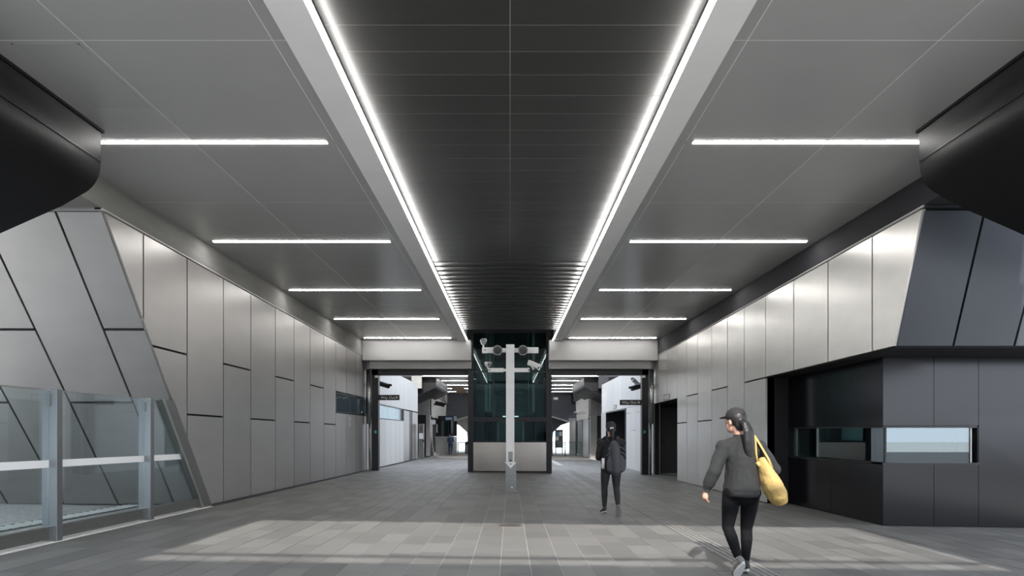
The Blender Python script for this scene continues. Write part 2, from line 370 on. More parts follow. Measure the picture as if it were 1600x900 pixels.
for k in range(9):
    a, b = XR[k], XR[k+1]
    panel(wq, RR, [(a, 2.96), (b, 2.96), (b, 1.205), (a, 1.205)], (0, .045, .016), 'metal_d')
MB().box(W, 13.6, 8.48, 8.60, 2.975, 3.0).build('capping', 'metal_d', wq)
# black corner room under the overhang: soffit, panels, ribbon window round the corner
BX, BY = 6.0, 10.3
so = MB().prism([(W+.04, 9.2, zhR(9.2)), (13.6, 9.2, zhR(9.2)), (13.6, 13.85, zhR(13.85)), (W+.04, 13.85, zhR(13.85))], (0,0,.1)).build('ceiling_overhang', 'soffit'); tag(so, kind='structure')
wb = thing('wall_corner_room', (BX, BY, floorz(BX, BY)), kind='structure')
zt = lambda y: zhR(y)
WZ0, WZ1 = -.525, .092
def B3(y, z): return (BX, y, z)
def F3(x, z): return (x, BY, z)
v = (.03, 0, 0); m = 'black_panel'
fB = lambda y: fz(BX, y)+.004
for a, b in ((BY+.0, 11.98), (11.98, 13.8)):
    panel(wb, B3, [(a, zt(a)), (b, zt(b)), (b, WZ1), (a, WZ1)], v, m, gap=.004); panel(wb, B3, [(a, WZ0), (b, WZ0-.03), (b, fB(b)), (a, fB(a))], v, m, gap=.004)
v = (0, .03, 0); fF = lambda x: fz(x, BY)+.004
for a, b in ((BX, 6.82), (6.82, 7.54)):
    panel(wb, F3, [(a, zt(BY)), (b, zt(BY)), (b, WZ1), (a, WZ1)], v, m, gap=.004); panel(wb, F3, [(a, WZ0), (b, WZ0), (b, fF(b)), (a, fF(a))], v, m, gap=.004)
for a, b in ((7.54, 8.55), (8.55, 9.6), (9.6, 10.65), (10.65, 11.7), (11.7, 12.75), (12.75, 13.5)):
    panel(wb, F3, [(a, zt(BY)), (b, zt(BY)), (b, fF(b)), (a, fF(a))], v, m, gap=.004)
panel(wb, lambda x, z: (x, 13.8, z), [(W+.03, zhR(13.8)), (BX+.03, zhR(13.8)), (BX+.03, fz(BX,13.8)), (W+.03, fz(W,13.8))], (0,.05,0), 'soffit', gap=.001)
core = MB().box(BX+.04, 13.5, BY+.04, BY+.10, WZ1, 1.2).box(BX+.04, BX+.1, BY+.04, 13.8, WZ1, 1.15).box(BX+.04, 13.5, BY+.04, BY+.10, -1.5, WZ0).box(BX+.04, BX+.1, BY+.04, 13.8, -1.6, WZ0-.03).box(7.56, 13.5, BY+.04, BY+.1, -1.5, 1.2)
core.build('lining', 'joint', wb)
cw = thing('window_2', (BX, BY, WZ0+E), kind='structure')
f = MB(); f.box(BX+.015, 7.56, BY+.01, BY+.30, WZ1-.035, WZ1).box(BX+.01, BX+.30, BY+.015, 13.78, WZ1-.035, WZ1)
f.box(BX-.015, 7.56, BY-.015, BY+.30, WZ0-.01, WZ0+.02).prism([(BX-.015, BY, WZ0-.01), (BX-.015, 13.79, WZ0-.04), (BX-.015, 13.79, WZ0-.01), (BX-.015, BY, WZ0+.02)], (.3,0,0))
f.box(7.53, 7.56, BY+.01, BY+.30, WZ0, WZ1).box(BX+.01, BX+.30, 13.74, 13.78, WZ0-.03, WZ1)
f.box(BX+.07, BX+.10, BY+.07, BY+.10, WZ0, WZ1); f.build('window_frame', 'black', cw)
MB().box(BX+.10, 7.45, BY+.075, BY+.087, WZ0+.02, WZ1-.035).build('pane', 'glass_d', cw); MB().box(BX+.075, BX+.087, BY+.10, 13.55, WZ0+.02, WZ1-.035).build('pane', 'glass_d', cw)
MB().box(7.45, 7.475, BY+.06, BY+.1, WZ0, WZ1).box(BX+.06, BX+.1, 13.55, 13.58, WZ0, WZ1).build('jamb', 'steel_d', cw)
rm = MB().box(BX+.1, 9.6, 13.7, 13.75, -1.5, 1.1).box(9.55, 9.6, BY+.1, 13.7, -1.5, 1.1).box(BX+.1, 9.6, BY+.1, 13.7, -1.62, -1.56).build('room_lining', 'teal', wb)
tag(MB(False).box(-42, -26, -30, 45, -1.4, 8).build('sky_blocker_left', 'bldg'), kind='structure')  # unseen block added to cut sky light on the left raking wall
tag(MB(False).box(-60, 7, -42, -36, -1.4, 9).build('sky_blocker_behind', 'bldg'), kind='structure')  # unseen block added to keep low sky out of the lift glass
# dark road surface outside on the right
tag(MB(False).box(14.05, 60, -60, 40, -1.38, -1.3).build('ground_road', 'asphalt'), kind='structure')
# recess with service door beyond the right wall
dr = thing('wall_door_recess', (6.1, 25.4, floorz(6, 25.4)), kind='structure')
MB().box(W+.02, 5.97, 25.4, 25.6, fz(5.5,25.4)-.02, 1.10).build('panel', 'metal_l', dr); MB().box(6.72, 6.8, 20.9, 25.5, -1.75, 1.12).build('panel', 'metal_l', dr)
MB().box(W+.03, 6.8, 21.0, 25.6, 1.085, 1.13).build('soffit_panel', 'soffit', dr); MB().box(W+.2, 6.8, 21.02, 21.07, -1.75, 1.1).build('panel', 'metal_l', dr)
d = thing('door_1', (6.35, 25.4, floorz(6.35, 25.4)), kind='structure')
MB().box(6.0, 6.70, 25.42, 25.47, fz(6,25.4)+.01, .94).build('door_leaf', 'door', d)
MB().box(5.97, 6.0, 25.38, 25.5, fz(6,25.4), .98).box(6.70, 6.73, 25.38, 25.5, fz(6,25.4), .98).box(5.97, 6.73, 25.38, 25.5, .94, .98).box(5.97,6.73,25.40,25.5,.98,1.1).build('door_frame', 'black', d)
MB().tube([(6.07, 25.42, -.45), (6.07, 25.36, -.45), (6.20, 25.36, -.46)], .011, 8).build('door_handle', 'steel', d)
cr = thing('card_reader', (5.78, 25.39, -.3+E), 'black card reader box on the grey panel beside the service door', 'card reader')
MB().box(5.66, 5.90, 25.34, 25.40, -.41, -.22).build('housing', 'black', cr, bevel=.01); MB().box(5.70, 5.76, 25.335, 25.34, -.37, -.26).build('keypad', 'steel', cr)
el = thing('door_closer_box', (6.6, 21.6, 1.0+E), 'small grey box under the soffit above the service door', 'light fitting')
MB().box(6.40, 6.66, 21.3, 21.6, .90, 1.08).build('housing', 'steel', el, bevel=.01); MB().box(6.42, 6.64, 21.29, 21.3, .92, .97).build('lens', 'white', el)
ps = thing('slotted_plate', (W-.01, 22.5, 1.15+E), 'small framed sign plate with four slots on right wall over the door recess', 'sign')
q = MB().box(W-.012, W-.001, 22.05, 22.95, 1.10, 1.30); q.build('plate', 'steel_d', ps)
for k in range(4): MB().box(W-.016, W-.012, 22.1+k*.21, 22.26+k*.21, 1.13, 1.27).build('slot', 'metal_r', ps)
# ------------------------------------------------------------------ ceilings
ce = MB(); YJ = [5.55+3.93*k for k in range(-1, 16)]
for s in (-1, 1): ce.box(s*1.92, s*W, 4.35, 26.6, HC+.002, HC+.08); ce.box(s*1.3, s*W, 39.6, 62, HC+.002, HC+.08)
ceil = ce.build('ceiling', 'ceil_l'); tag(ceil, kind='structure')
for s in (-1, 1):
    for k in range(len(YJ)-1):
        a, b = max(YJ[k], 4.35), YJ[k+1]
        if 25 < (a+b)/2 < 39: continue
        for x0, x1 in ((1.93, 2.06), (2.06, 3.72), (3.72, W-.02)):
            MB().box(s*(x0+.005), s*(x1-.005), a+.005, b-.005, HC, HC+.01).build('panel', 'ceil', ceil)
hatch = thing('access_hatch', (-4.1, 6.6, HC+E), 'flush square access hatch in the grey ceiling beside the black curved cladding', 'hatch')
MB().box(-4.35, -3.78, 5.6, 6.7, HC-.004, HC-.001).build('lid', 'ceil', hatch)
h2 = MB(); 
for a in ((-4.36,-4.35,5.59,6.71),(-3.78,-3.77,5.59,6.71),(-4.36,-3.77,5.59,5.6),(-4.36,-3.77,6.7,6.71)): h2.box(*a, HC-.005, HC-.001)
h2.build('rim', 'ceil', hatch)
# middle bay: dark planks running crosswise
HD = 3.50; PW = .385
cm = MB().box(-1.62, 1.62, 4.35, 13.2, HD+.002, HD+.3).box(-1.62, 1.62, 13.2, 22.0, HD+.02, HD+.3).build('ceiling_middle', 'plank_j'); tag(cm, kind='structure')
y = 4.36; k = 0
while y < 21.95:
    b = min(y+PW, 21.99); tl = -.010 if y > 13.2 else 0      # the far planks are set as shallow louvres
    for s in (-1, 1):
        p = [(s*.004, y+.004, HD+tl), (s*1.61, y+.004, HD+tl), (s*1.61, b-.004, HD-tl), (s*.004, b-.004, HD-tl)]
        MB().prism(p, (0, 0, .012)).build('plank', 'plank', cm)
    y += PW; k += 1
# dark void above the lift front
vd = MB().box(-1.62, 1.62, 22.0, 22.05, HD, 5.0).box(-1.66, -1.61, 22.0, 28, HD-.02, 5.0).box(1.61, 1.66, 22.0, 28, HD-.02, 5.0).box(-1.66, 1.66, 22.0, 28, 4.95, 5.05).build('ceiling_void', 'soffit'); tag(vd, kind='structure')
# white longitudinal beams with cove light
for s, nm in ((-1, 'trim_3'), (1, 'trim_4')):
    b = thing(nm, (s*1.75, 14, HC+E-.04), kind='structure')
    yy = 4.36
    while yy < 23.6:
        e = min(yy+3.93, 23.68)
        MB().box(s*1.605, s*1.92, yy+.003, e-.003, HC-.04, HC+.3).build('beam_casing', 'white_s', b); yy = e
    c = thing('cove_light', (s*1.59, 14, HC+E), 'long continuous white light line along the '+('left' if s < 0 else 'right')+' edge of dark middle ceiling', 'light', 'cove lights')
    c['label'] = ('continuous cove light line on the concrete-beam side of the dark plank ceiling', 'continuous cove light line on the dark-painted-beam side of the plank ceiling')[s > 0]
    MB().box(s*1.598, s*1.565, 4.4, 23.6, HC-.035, HC-.005).build('diffuser', 'led_c', c)
    MB().box(s*1.6045, s*1.596, 4.4, 23.6, HC, HD+.01).build('channel', 'black', c)
# strip lights set across the side ceilings
proto = thing('ceiling_light', (-3.72, 7.5, HC+E), '', 'light', 'strip lights across the side ceilings')
MB().box(-3.72-1.575, -3.72+1.575, 7.472, 7.528, HC-.008, HC-.001).build('diffuser', 'led', proto)
MB().box(-3.72-1.58, -3.72+1.58, 7.46, 7.54, HC-.002, HC-.001).build('channel', 'ceil', proto)
MB().box(-3.72+1.58, -3.72+1.73, 7.455, 7.545, HC-.006, HC-.001).build('end_plate', 'ceil', proto); MB().box(-3.72-1.70, -3.72-1.58, 7.455, 7.545, HC-.006, HC-.001).build('end_plate', 'ceil', proto)
ordn = ['first', 'second', 'third', 'fourth', 'fifth', 'sixth', 'seventh', 'eighth', 'ninth', 'tenth', 'eleventh', 'twelfth', 'thirteenth', 'fourteenth']
for s in (-1, 1):
    side = 'raw concrete' if s < 0 else 'dark painted'
    for k in range(14):
        y = 7.5+3.93*k
        if 5 <= k <= 7: continue
        n = k if k < 5 else k-8
        lab = ('strip light on the %s beam side, %s from the near curved cladding' % (side, ordn[n])) if k < 5 else ('strip light beyond the lift, %s beam side, %s past the portal' % (side, ordn[n]))
        if s < 0 and k == 0: proto['label'] = lab; continue
        copy_thing(proto, (s*3.72, y, HC+E), lab, 0 if s < 0 else math.pi)
# curved black edge cladding of the bridge, near pair and far pair
def cowl(s, y0, y1, label):
    prof = [(-4.59, HC+.0), (-4.61, HC-.05), (-4.615, 3.2), (-4.62, 3.0)]
    for k in range(1, 10):
        a = math.radians(k*7.2); prof.append((-4.62-.36*(1-math.cos(a)), 3.0-.36*math.sin(a)))
    prof += [(-5.05, 2.545), (-5.76, 2.23), (-6.9, 1.72), (-8.6, 1.35), (-8.6, 1.6), (-7.0, 2.6), (-6.9, HC+.05)]
    c = thing('beam_cladding', (s*-5.5*-1, (y0+y1)/2, 2.6+E), label, 'beam cladding', 'curved black cladding pieces')
    n = len(prof); n1 = 4; sec = prof
    m_ = MB(); pts = [(x*(-s), z) for x, z in sec]
    m_.prism([(x, y0, z) for x, z in pts], (0, y1-y0, 0)); o = m_.build('shell', 'cowl', c, smooth=True)
    es = o.modifiers.new('edge', 'EDGE_SPLIT'); es.split_angle = math.radians(40)
    f_ = MB()
    f_.box(s*4.575, s*4.60, y0, y1, HC-.03, HC-.001); f_.build('edge_strip', 'black', c)
    sm = MB().box(s*4.604, s*4.612, y0+.01, y1-.002, 3.038, 3.046).build('seam', 'black', c)
    return c
cowl(-1, -4, 7.22, 'huge curved black bridge cladding in front of the first strip light over the glass screen')
cowl(1, -4, 7.22, 'huge curved black bridge cladding hanging over the black corner room')
cowl(-1, 40.0, 47.5, 'curved black cladding beyond the portal over the ticket kiosk side')
cowl(1, 40.0, 47.5, 'curved black cladding beyond the portal on the open doorway side')
# bridge soffit behind, unseen left slab added to shade the raking wall, gap pipe
tag(MB().box(-6.5, 6.5, -2.6, .15, HC, HC+.8).box(-11.0, -6.4, -2.6, 8.0, HC, HC+.4).build('ceiling_bridge_and_shade_slab', 'ceil'), kind='structure')
tag(MB().box(-6.6, 6.6, 4.3, 26.6, HC+.85, HC+1.2).box(-6.6, 6.6, 39.6, 62, HC+.85, HC+1.2).build('roof_deck', 'conc_d'), kind='structure')
tag(MB().box(-6.6, 6.6, 4.28, 4.34, HC-.02, HC+1.2).build('trim_5', 'conc_d'), kind='structure')
tag(MB().box(-6.65, -6.55, 4.3, 26.6, HC-.1, HC+1.2).box(6.55, 6.65, 4.3, 26.6, HC-.1, HC+1.2).build('trim_6', 'conc_d'), kind='structure')
tag(MB().box(-8, 8, 26.6, 27.0, HC-.4, 10.5).build('sun_blocker_above', 'bldg'), kind='structure')  # unseen screen added to keep sun off the floor beyond the portals
tag(MB().tube([(-6.6, 1.15, HC+.25), (6.6, 1.15, HC+.25)], .05, 10).build('trim_9', 'conc_d'), kind='structure')
# ------------------------------------------------------------------ cross beam and portal frames at the far end
for s, nm in ((-1, 'trim_7'), (1, 'trim_8')):
    b = thing(nm, (s*3.4, 23.9, 2.6+E), kind='structure')
    MB().box(s*1.44, s*W*.995, 23.7, 24.5, 2.63, HC-.003).build('beam_casing', 'box_w', b, bevel=.012)
    MB().box(s*1.46, s*5.30, 24.12, 24.6, 2.365, 2.63).build('lower_casing', 'white', b)
    MB().box(s*5.0, s*5.5, 24.5, 25.0, 2.365, HC).build('return_casing', 'white', b)
for s, lab in ((-1, 'black steel portal frame leading to the kiosk side of the lift'), (1, 'black steel portal frame leading to the doorway side of the lift')):
    p = thing('portal_frame', (s*3.4, 24.6, floorz(s*3.4, 24.6)), lab, 'portal frame', 'portal frames beside the lift')
    MB().box(s*5.04, s*5.30, 24.45, 24.75, fz(s*5.2, 24.6)-.005, 2.365).build('post', 'black', p, bevel=.008)
    MB().box(s*1.62, s*5.30, 24.45, 24.75, 2.15, 2.365).build('lintel', 'black', p, bevel=.008)
    MB().box(s*5.10, s*5.18, 24.44, 24.45, -.07, .03).build('label_plate', 'green', p)
    MB().box(s*5.04+(.0 if s>0 else 0), s*5.16, 24.40, 24.45, 2.05, 2.13).build('sensor', 'steel', p)
    pp = thing('downpipe', (s*5.38, 24.4, floorz(s*5.38, 24.4)), 'grey metal downpipe standing beside the portal post, ' + ('near the dark ribbon window' if s < 0 else 'near the service door'), 'pipe')
    MB().tube([(s*5.38, 24.4, 2.36), (s*5.38, 24.4, .28)], .085, 16).build('pipe', 'steel', pp, smooth=True)
    MB().tube([(s*5.36, 24.45, .28), (s*5.36, 24.45, fz(s*5.36, 24.4))], .045, 12).build('lower_pipe', 'steel_d', pp, smooth=True)
    # sign arm
    x0, x1 = (-5.04, -4.25) if s < 0 else (4.22, 5.04)
    zc = 1.30 if s < 0 else 1.11
    sg = thing('exit_sign', ((x0+x1)/2, 24.6, zc+E), 'black hanging sign board with white lettering on the portal post, ' + ('kiosk side' if s < 0 else 'doorway side'), 'sign', 'way out signs')
    MB().box(x0, x1, 24.56, 24.64, zc-.10, zc+.10).build('board', 'black', sg, bevel=.005)
    text(sg, 'Way Out', .145, 'paper', (x0+.07, 24.557, zc-.005))
    MB().box(x1-.15, x1-.06, 24.555, 24.56, zc-.045, zc+.045).build('symbol', 'steel_d', sg)
    ar = MB().prism([(x1-.105-.03, 24.553, zc), (x1-.105, 24.553, zc+.035), (x1-.105+.03, 24.553, zc)], (0, .003, 0)).box(x1-.113, x1-.097, 24.553, 24.556, zc-.035, zc+.002); ar.build('arrow', 'paper', sg)
# ------------------------------------------------------------------ lift shaft
lf = thing('lift_shaft', (0, 25.4, floorz(0, 25.4)), 'dark glass lift shaft with black frame and stainless lower panel', 'lift')
x0, x1, y0, y1 = -1.61, 1.59, 24.4, 27.6; zb = fz(0, 24.4)
for a, b, c_, d_ in ((x0, x0+.21, y0, y0+.21), (x1-.21, x1, y0, y0+.21), (x0, x0+.15, y1-.15, y1), (x1-.15, x1, y1-.15, y1)):
    MB().box(a, b, c_, d_, zb-.03, 4.4).build('corner_post', 'black', lf)
MB().box(x0-.02, x1+.02, y0-.03, y0, 3.76, 3.95).build('head_rail', 'black', lf)
for z, t in ((2.28, .05), (.46, .17), (-.42, .10)):
    MB().box(x0+.2, x1-.2, y0+.03, y0+.10, z-t/2, z+t/2).build('rail', 'black', lf)
    MB().box(x0+.02, x0+.08, y0+.2, y1-.1, z-t/2, z+t/2).build('rail', 'black', lf); MB().box(x1-.08, x1-.02, y0+.2, y1-.1, z-t/2, z+t/2).build('rail', 'black', lf)
MB().box(x0+.21, x1-.21, y0+.01, y0+.04, fz(0,24.4)+.07, -.42).build('kick_panel', 'steel_w', lf)
MB().box(x0+.21, x1-.21, y0+.03, y0+.06, fz(0,24.4)-.02, fz(0,24.4)+.07).build('plinth', 'black', lf)
for a, b in ((-.37, .38), (.54, 2.25), (2.31, 3.76), (3.95, 4.9)):
    MB().box(x0+.21, x1-.21, y0+.05, y0+.062, a, b).build('glass_pane', 'glass_lift', lf)
    for xx in (x0+.05, x1-.05): MB().box(xx-.006, xx+.006, y0+.2, y1-.15, a, b).build('glass_pane', 'glass_lift', lf)
MB().box(x0+.15, x1-.15, y1-.06, y1-.02, -1.6, 4.9).build('rear_wall', 'teal', lf)
for xx in (-.95, -.80, .93): MB().box(xx-.05, xx+.05, y0+1.0, y0+1.12, zb, 4.9).build('guide_rail', 'steel_d', lf)
for z in (1.92, 3.3): MB().box(x0+.3, x1-.3, y0+.9, y0+1.0, z-.06, z+.06).build('cross_brace', 'black', lf)
for xx in (-.72, -.66, .70): MB().tube([(xx, y0+.8, 4.8), (xx+.02, y0+.8, 2), (xx+.05, y0+.8, .4)], .016, 6).build('cable', 'steel', lf)
car = MB()
car.box(-1.0, 1.0, y0+1.0, y0+2.9, -1.55, -1.45).box(-1.0, 1.0, y0+1.0, y0+2.9, .62, .78).box(-1.0, -.94, y0+1.0, y0+2.9, -1.45, .62).box(.94, 1.0, y0+1.0, y0+2.9, -1.45, .62)
car.build('car_body', 'teal', lf)
fr2 = MB().box(-.52, -.44, y0+1.0, y0+1.06, -1.45, .45).box(.48, .56, y0+1.0, y0+1.06, -1.45, .45).box(-.52, .56, y0+1.0, y0+1.06, .36, .45); fr2.build('car_door_frame', 'steel_d', lf)
MB().box(-.44, .48, y0+1.02, y0+1.03, -1.45, .36).build('car_door_glass', 'glass', lf)
MB().box(-.94, -.52, y0+1.0, y0+1.05, -1.45, .62).box(.56, .94, y0+1.0, y0+1.05, -1.45, .62).build('car_front', 'black', lf)
MB().box(-.3, .34, y0+1.3, y0+2.6, .60, .62).build('car_lamp', emitmat('lift lamp', (.85, 1, .97), 1.5), lf)
# ------------------------------------------------------------------ camera post
PX, PY = .005, 15.8; pz = fz(PX, PY)
po = thing('camera_post', (PX, PY, floorz(PX, PY)), 'tall white square post with two cross arms on a stainless base', 'post')
MB().box(-.10, .105, PY-.1, PY+.1, -.78, 2.135).build('mast', 'post_white', po, bevel=.006)
MB().box(-.115, .15, PY-.13, PY+.13, pz-.005, -.80).build('base_sleeve', 'steel_d', po, bevel=.006)
MB().prism([(-.13, PY-.136, -.755), (.16, PY-.136, -.755), (.015, PY-.136, -.905)], (0, .012, 0)).build('arrow_plate', 'post_white', po)
MB().box(-.045, .065, PY-.104, PY-.1, -.745, -.50).build('access_cover', 'steel_d', po); MB().box(-.012, .035, PY-.112, PY-.104, -.735, -.70).build('lock', 'black', po)
MB().tube([(.045, PY-.135, -1.37), (.045, PY-.128, -1.37)], .02, 10).build('bolt', 'post_white', po); MB().box(-.02, .05, PY-.137, PY-.13, -.81, -.79).build('emblem', 'steel_d', po)
MB().box(-.19, .20, PY-.2, PY+.2, pz-.002, pz+.012).build('base_flange', 'steel_d', po)
for a, b, z0_, z1_ in ((-.69, -.36, 1.93, 2.07), (-.36, -.10, 1.95, 2.05), (.105, .42, 1.95, 2.05), (.42, .70, 1.93, 2.07), (-.54, -.16, 1.46, 1.56), (-.16, -.10, 1.48, 1.54), (.105, .48, 1.46, 1.56)):
    MB().box(a, b, PY-.05, PY+.05, z0_, z1_).build('arm', 'post_white', po, bevel=.004)
for a, z in ((-.62, 2.0), (-.50, 1.51), (.455, 1.51)): MB().tube([(a, PY-.056, z), (a, PY-.05, z)], .022, 10).build('arm_bolt', 'steel_d', po)
def bullet(name, p, yaw, pitch, m, lab, size=1.0, cat='security camera', drop=.12, shield=True, wall=None):
    p = Vector(p); R = Matrix.Rotation(yaw, 3, 'Z') @ Matrix.Rotation(pitch, 3, 'X')        # looks along -Y when yaw = 0
    c = thing(name, (p.x, p.y, p.z+E), lab, cat, 'security cameras'); S = size
    def T(x, y, z): return p + R @ Vector((x*S, y*S, z*S))
    MB().tube([T(0,-.16,0), T(0,.16,0)], .055*S, 14).build('housing', m, c)
    MB().tube([T(0,-.165,0), T(0,-.158,0)], .045*S, 14).build('lens', 'lens', c)
    if shield: MB().prism([T(-.07,-.20,.02), T(-.07,-.20,.065), T(-.045,-.20,.085), T(.045,-.20,.085), T(.07,-.20,.065), T(.07,-.20,.02), T(.06,-.20,.02), T(.06,-.20,.06), T(.04,-.20,.075), T(-.04,-.20,.075), T(-.06,-.20,.06), T(-.06,-.20,.02)], R @ Vector((0,.36*S,0))).build('sun_shield', m, c)
    MB().tube([T(0,.05,-.04), (p.x, p.y+.05*S, p.z-drop)], .022*S, 8).build('bracket', m, c)
    if wall: MB().tube([T(0,.10,0), (wall, p.y+.06, p.z)], .03*S, 8).build('wall_arm', m, c)
    return c
bullet('bullet_camera', (-.66, PY-.02, 2.19), .1, .1, 'post_white', 'white bullet camera standing on the upper arm end of the post', 1.05)
bullet('bullet_camera', (-.55, PY-.02, 1.64), .25, .1, 'post_white', 'small white bullet camera at the lower arm end, facing the paving', .85, drop=.09)
bullet('bullet_camera', (.58, PY-.02, 1.63), math.radians(68), .42, 'post_white', 'white bullet camera tilted down sideways from the lower arm', .95, drop=.10)
for sx, lab in ((-.305, 'black round camera with hood hanging on the upper post arm beside white camera'), (.315, 'black round camera with hood on the bare end of the upper post arm')):
    c = thing('round_camera', (sx, PY-.15, 2.0+E), lab, 'security camera', 'security cameras')
    MB().tube([(sx, PY-.05, 2.0), (sx, PY-.10, 2.0)], .05, 12).build('mount', 'post_white', c)
    MB().tube([(sx, PY-.10, 2.0), (sx, PY-.26, 1.97)], [.115, .12], 18).build('hood', 'steel_d', c, smooth=False)
    MB().tube([(sx, PY-.262, 1.97), (sx, PY-.272, 1.968)], .10, 18).build('lens', 'lens', c)
    MB().ball((sx, PY-.12, 1.87), (.075, .075, .06)).build('dome', 'black', c, smooth=True)
    MB().box(sx-.03, sx+.03, PY-.2, PY-.1, 1.88, 1.92).build('bracket', 'post_white', c)
# wall cameras beside the portals
bullet('bullet_camera', (-5.28, 26.9, 1.93), math.radians(60), .25, 'black', 'black bullet camera on the pale wall over the kiosk side sign', 1.5, drop=-.02, wall=-5.575)
bullet('bullet_camera', (5.22, 26.5, 1.80), math.radians(-60), .25, 'black', 'black bullet camera on the pale wall over the doorway side sign', 1.5, drop=-.05, wall=5.575)
bullet('bullet_camera', (5.26, 26.9, 2.06), math.radians(-50), -.5, 'steel', 'grey bullet camera above the black one on the doorway side', 1.2, drop=.1, wall=5.575)
# drain cover in front of the post
dc = thing('drain_cover', (0, 9.66, floorz(0, 9.66)), 'round dark metal cover let into the paving in front of the post', 'drain cover')
o = MB(False).tube([(0, 9.66, floorz(0,9.66)), (0, 9.66, floorz(0,9.66)+.004)], .185, 32).build('rim', 'steel', dc)
o = MB(False).tube([(0, 9.66, floorz(0,9.66)+.003), (0, 9.66, floorz(0,9.66)+.006)], .172, 32).build('disc', mat('bronze disc', (.09,.075,.065), .5, .5, var=.3, nscale=14), dc)
# ------------------------------------------------------------------ glass screen on the left
gs = thing('glass_screen', (-W, 8.5, floorz(-W, 8.5)), 'tall glass screen with steel posts and a white band along the kerb', 'glass screen')
def zf(y): return fz(-W, y)
for yy in (5.7, 7.69, 9.68):
    MB().prism([(-W-.09, yy-.05, zf(yy)), (-W+.09, yy-.05, zf(yy)), (-W+.09, yy+.05, zf(yy)), (-W-.09, yy+.05, zf(yy))], (0, 0, .505-zf(yy))).build('post', 'steel_p', gs, bevel=.004)
    MB().box(-W-.02, -W+.02, yy-.075, yy-.05, .30, .44).build('clip', 'steel_d', gs)
def yend(z): return YcL(z)-.40
for a, b in ((3.9, 5.64), (5.76, 7.63), (7.75, 9.62)):
    gp = MB().prism([(-W, a, zf(a)+.17), (-W, b, zf(b)+.17), (-W, b, .49), (-W, a, .49)], (-.016, 0, 0)).build('glass_pane', 'glass_b', gs)
    MB().prism([(-W+.002, a, -.335-.011*(a-6.9)), (-W+.002, b, -.335-.011*(b-6.9)), (-W+.002, b, -.425-.011*(b-6.9)), (-W+.002, a, -.425-.011*(a-6.9))], (-.0015, 0, 0)).build('white_band', 'film', gp)
a = 9.74; gp = MB().prism([(-W, a, zf(a)+.17), (-W, yend(-1.15), zf(11)+.17), (-W, yend(.49), .49), (-W, a, .49)], (-.016, 0, 0)).build('glass_pane', 'glass_b', gs)
MB().prism([(-W+.002, a, -.366), (-W+.002, yend(-.375), -.375), (-W+.002, yend(-.46), -.465), (-W+.002, a, -.456)], (-.0015, 0, 0)).build('white_band', 'film', gp)
MB().prism([(-W+.04, 3.9, zf(3.9)+.03), (-W+.04, 11.2, zf(11.2)+.03), (-W+.04, 11.2, zf(11.2)+.18), (-W+.04, 3.9, zf(3.9)+.18)], (-.08, 0, 0)).build('bottom_rail', 'steel_d', gs)
MB().prism([(-W+.012, 3.9, .487), (-W+.012, yend(.5)+.05, .487), (-W+.012, yend(.5)+.05, .502), (-W+.012, 3.9, .502)], (-.04, 0, 0)).build('top_rail', 'steel', gs)
MB().prism([(-W+.05, yend(.5), .5), (-W+.05, YcL(.5)-.03, .5), (-W+.05, YcL(zf(11.7))-.03, zf(11.7)), (-W+.05, yend(zf(11.7)), zf(11.7))], (-.12, 0, 0)).build('raking_channel', 'steel_d', gs, bevel=.006)
MB().prism([(-W+.065, yend(.5), .5), (-W+.065, yend(.5)+.05, .5), (-W+.065, yend(zf(11.7))+.05, zf(11.7)), (-W+.065, yend(zf(11.7)), zf(11.7))], (-.015, 0, 0)).build('channel_lip', 'steel', gs)
# ------------------------------------------------------------------ concourse beyond the portals
def fzL(x, y): return fz(x, y)+.003
far = MB().box(-5.62, -5.60, 24.8, 33.6, .55, 1.2)
wfl = MB().prism([(-5.62, 24.8, fz(-5.6,24.8)), (-5.62, 38.7, fz(-5.6,38.7)), (-5.62, 38.7, 2.85), (-5.62, 24.8, 2.85)], (-.15,0,0)).build('wall_left_far', 'joint'); tag(wfl, kind='structure')
def P3(x): return lambda y, z: (x, y, z)
v = (-.045,0,0); X = -5.575
for k in range(7):
    a, b = 24.9+k*1.24, 24.9+(k+1)*1.24
    panel(wfl, P3(X), [(a, .54), (b, .54), (b, fzL(X,b)), (a, fzL(X,a))], v, 'pale', gap=.008)
for a, b, m in ((33.6, 35.4, 'metal_l'), (36.5, 38.65, 'metal_l')):
    panel(wfl, P3(X), [(a, 1.13), (b, 1.12), (b, fzL(X,b)), (a, fzL(X,a))], v, m)
for k in range(11):
    a, b = 24.9+k*1.25, 24.9+(k+1)*1.25
    panel(wfl, P3(X), [(a, 2.83), (b, 2.83), (b, 1.17), (a, 1.17)], v, 'pale', gap=.006)
w3 = thing('window_3', (X, 29, .55+E), kind='structure')
MB().box(X-.02, X, 24.9, 33.5, 1.12, 1.17).box(X-.02, X, 24.9, 33.5, .54, .57).box(X-.02, X, 33.45, 33.55, .54, 1.17).build('window_frame', 'black', w3)
for k in range(4): MB().box(X-.022, X-.012, 24.95+k*2.12, 24.95+(k+1)*2.12-.02, .57, 1.12).build('pane', 'glass_f', w3)
dq = thing('door_2', (X, 35.95, floorz(X, 35.95)), kind='structure')
MB().box(X-.05, X-.02, 35.42, 36.48, fzL(X,36), 1.12).build('door_leaf', 'black', dq); MB().tube([(X-.02, 36.3, -.5), (X+.04, 36.3, -.5), (X+.04, 36.3, -.35)], .015, 6).build('door_handle', 'steel', dq)
hp = thing('help_point', (-5.4, 38.3, floorz(-5.4, 38.3)), 'slim grey help point column with white notice beside black opening beyond the lift', 'help point')
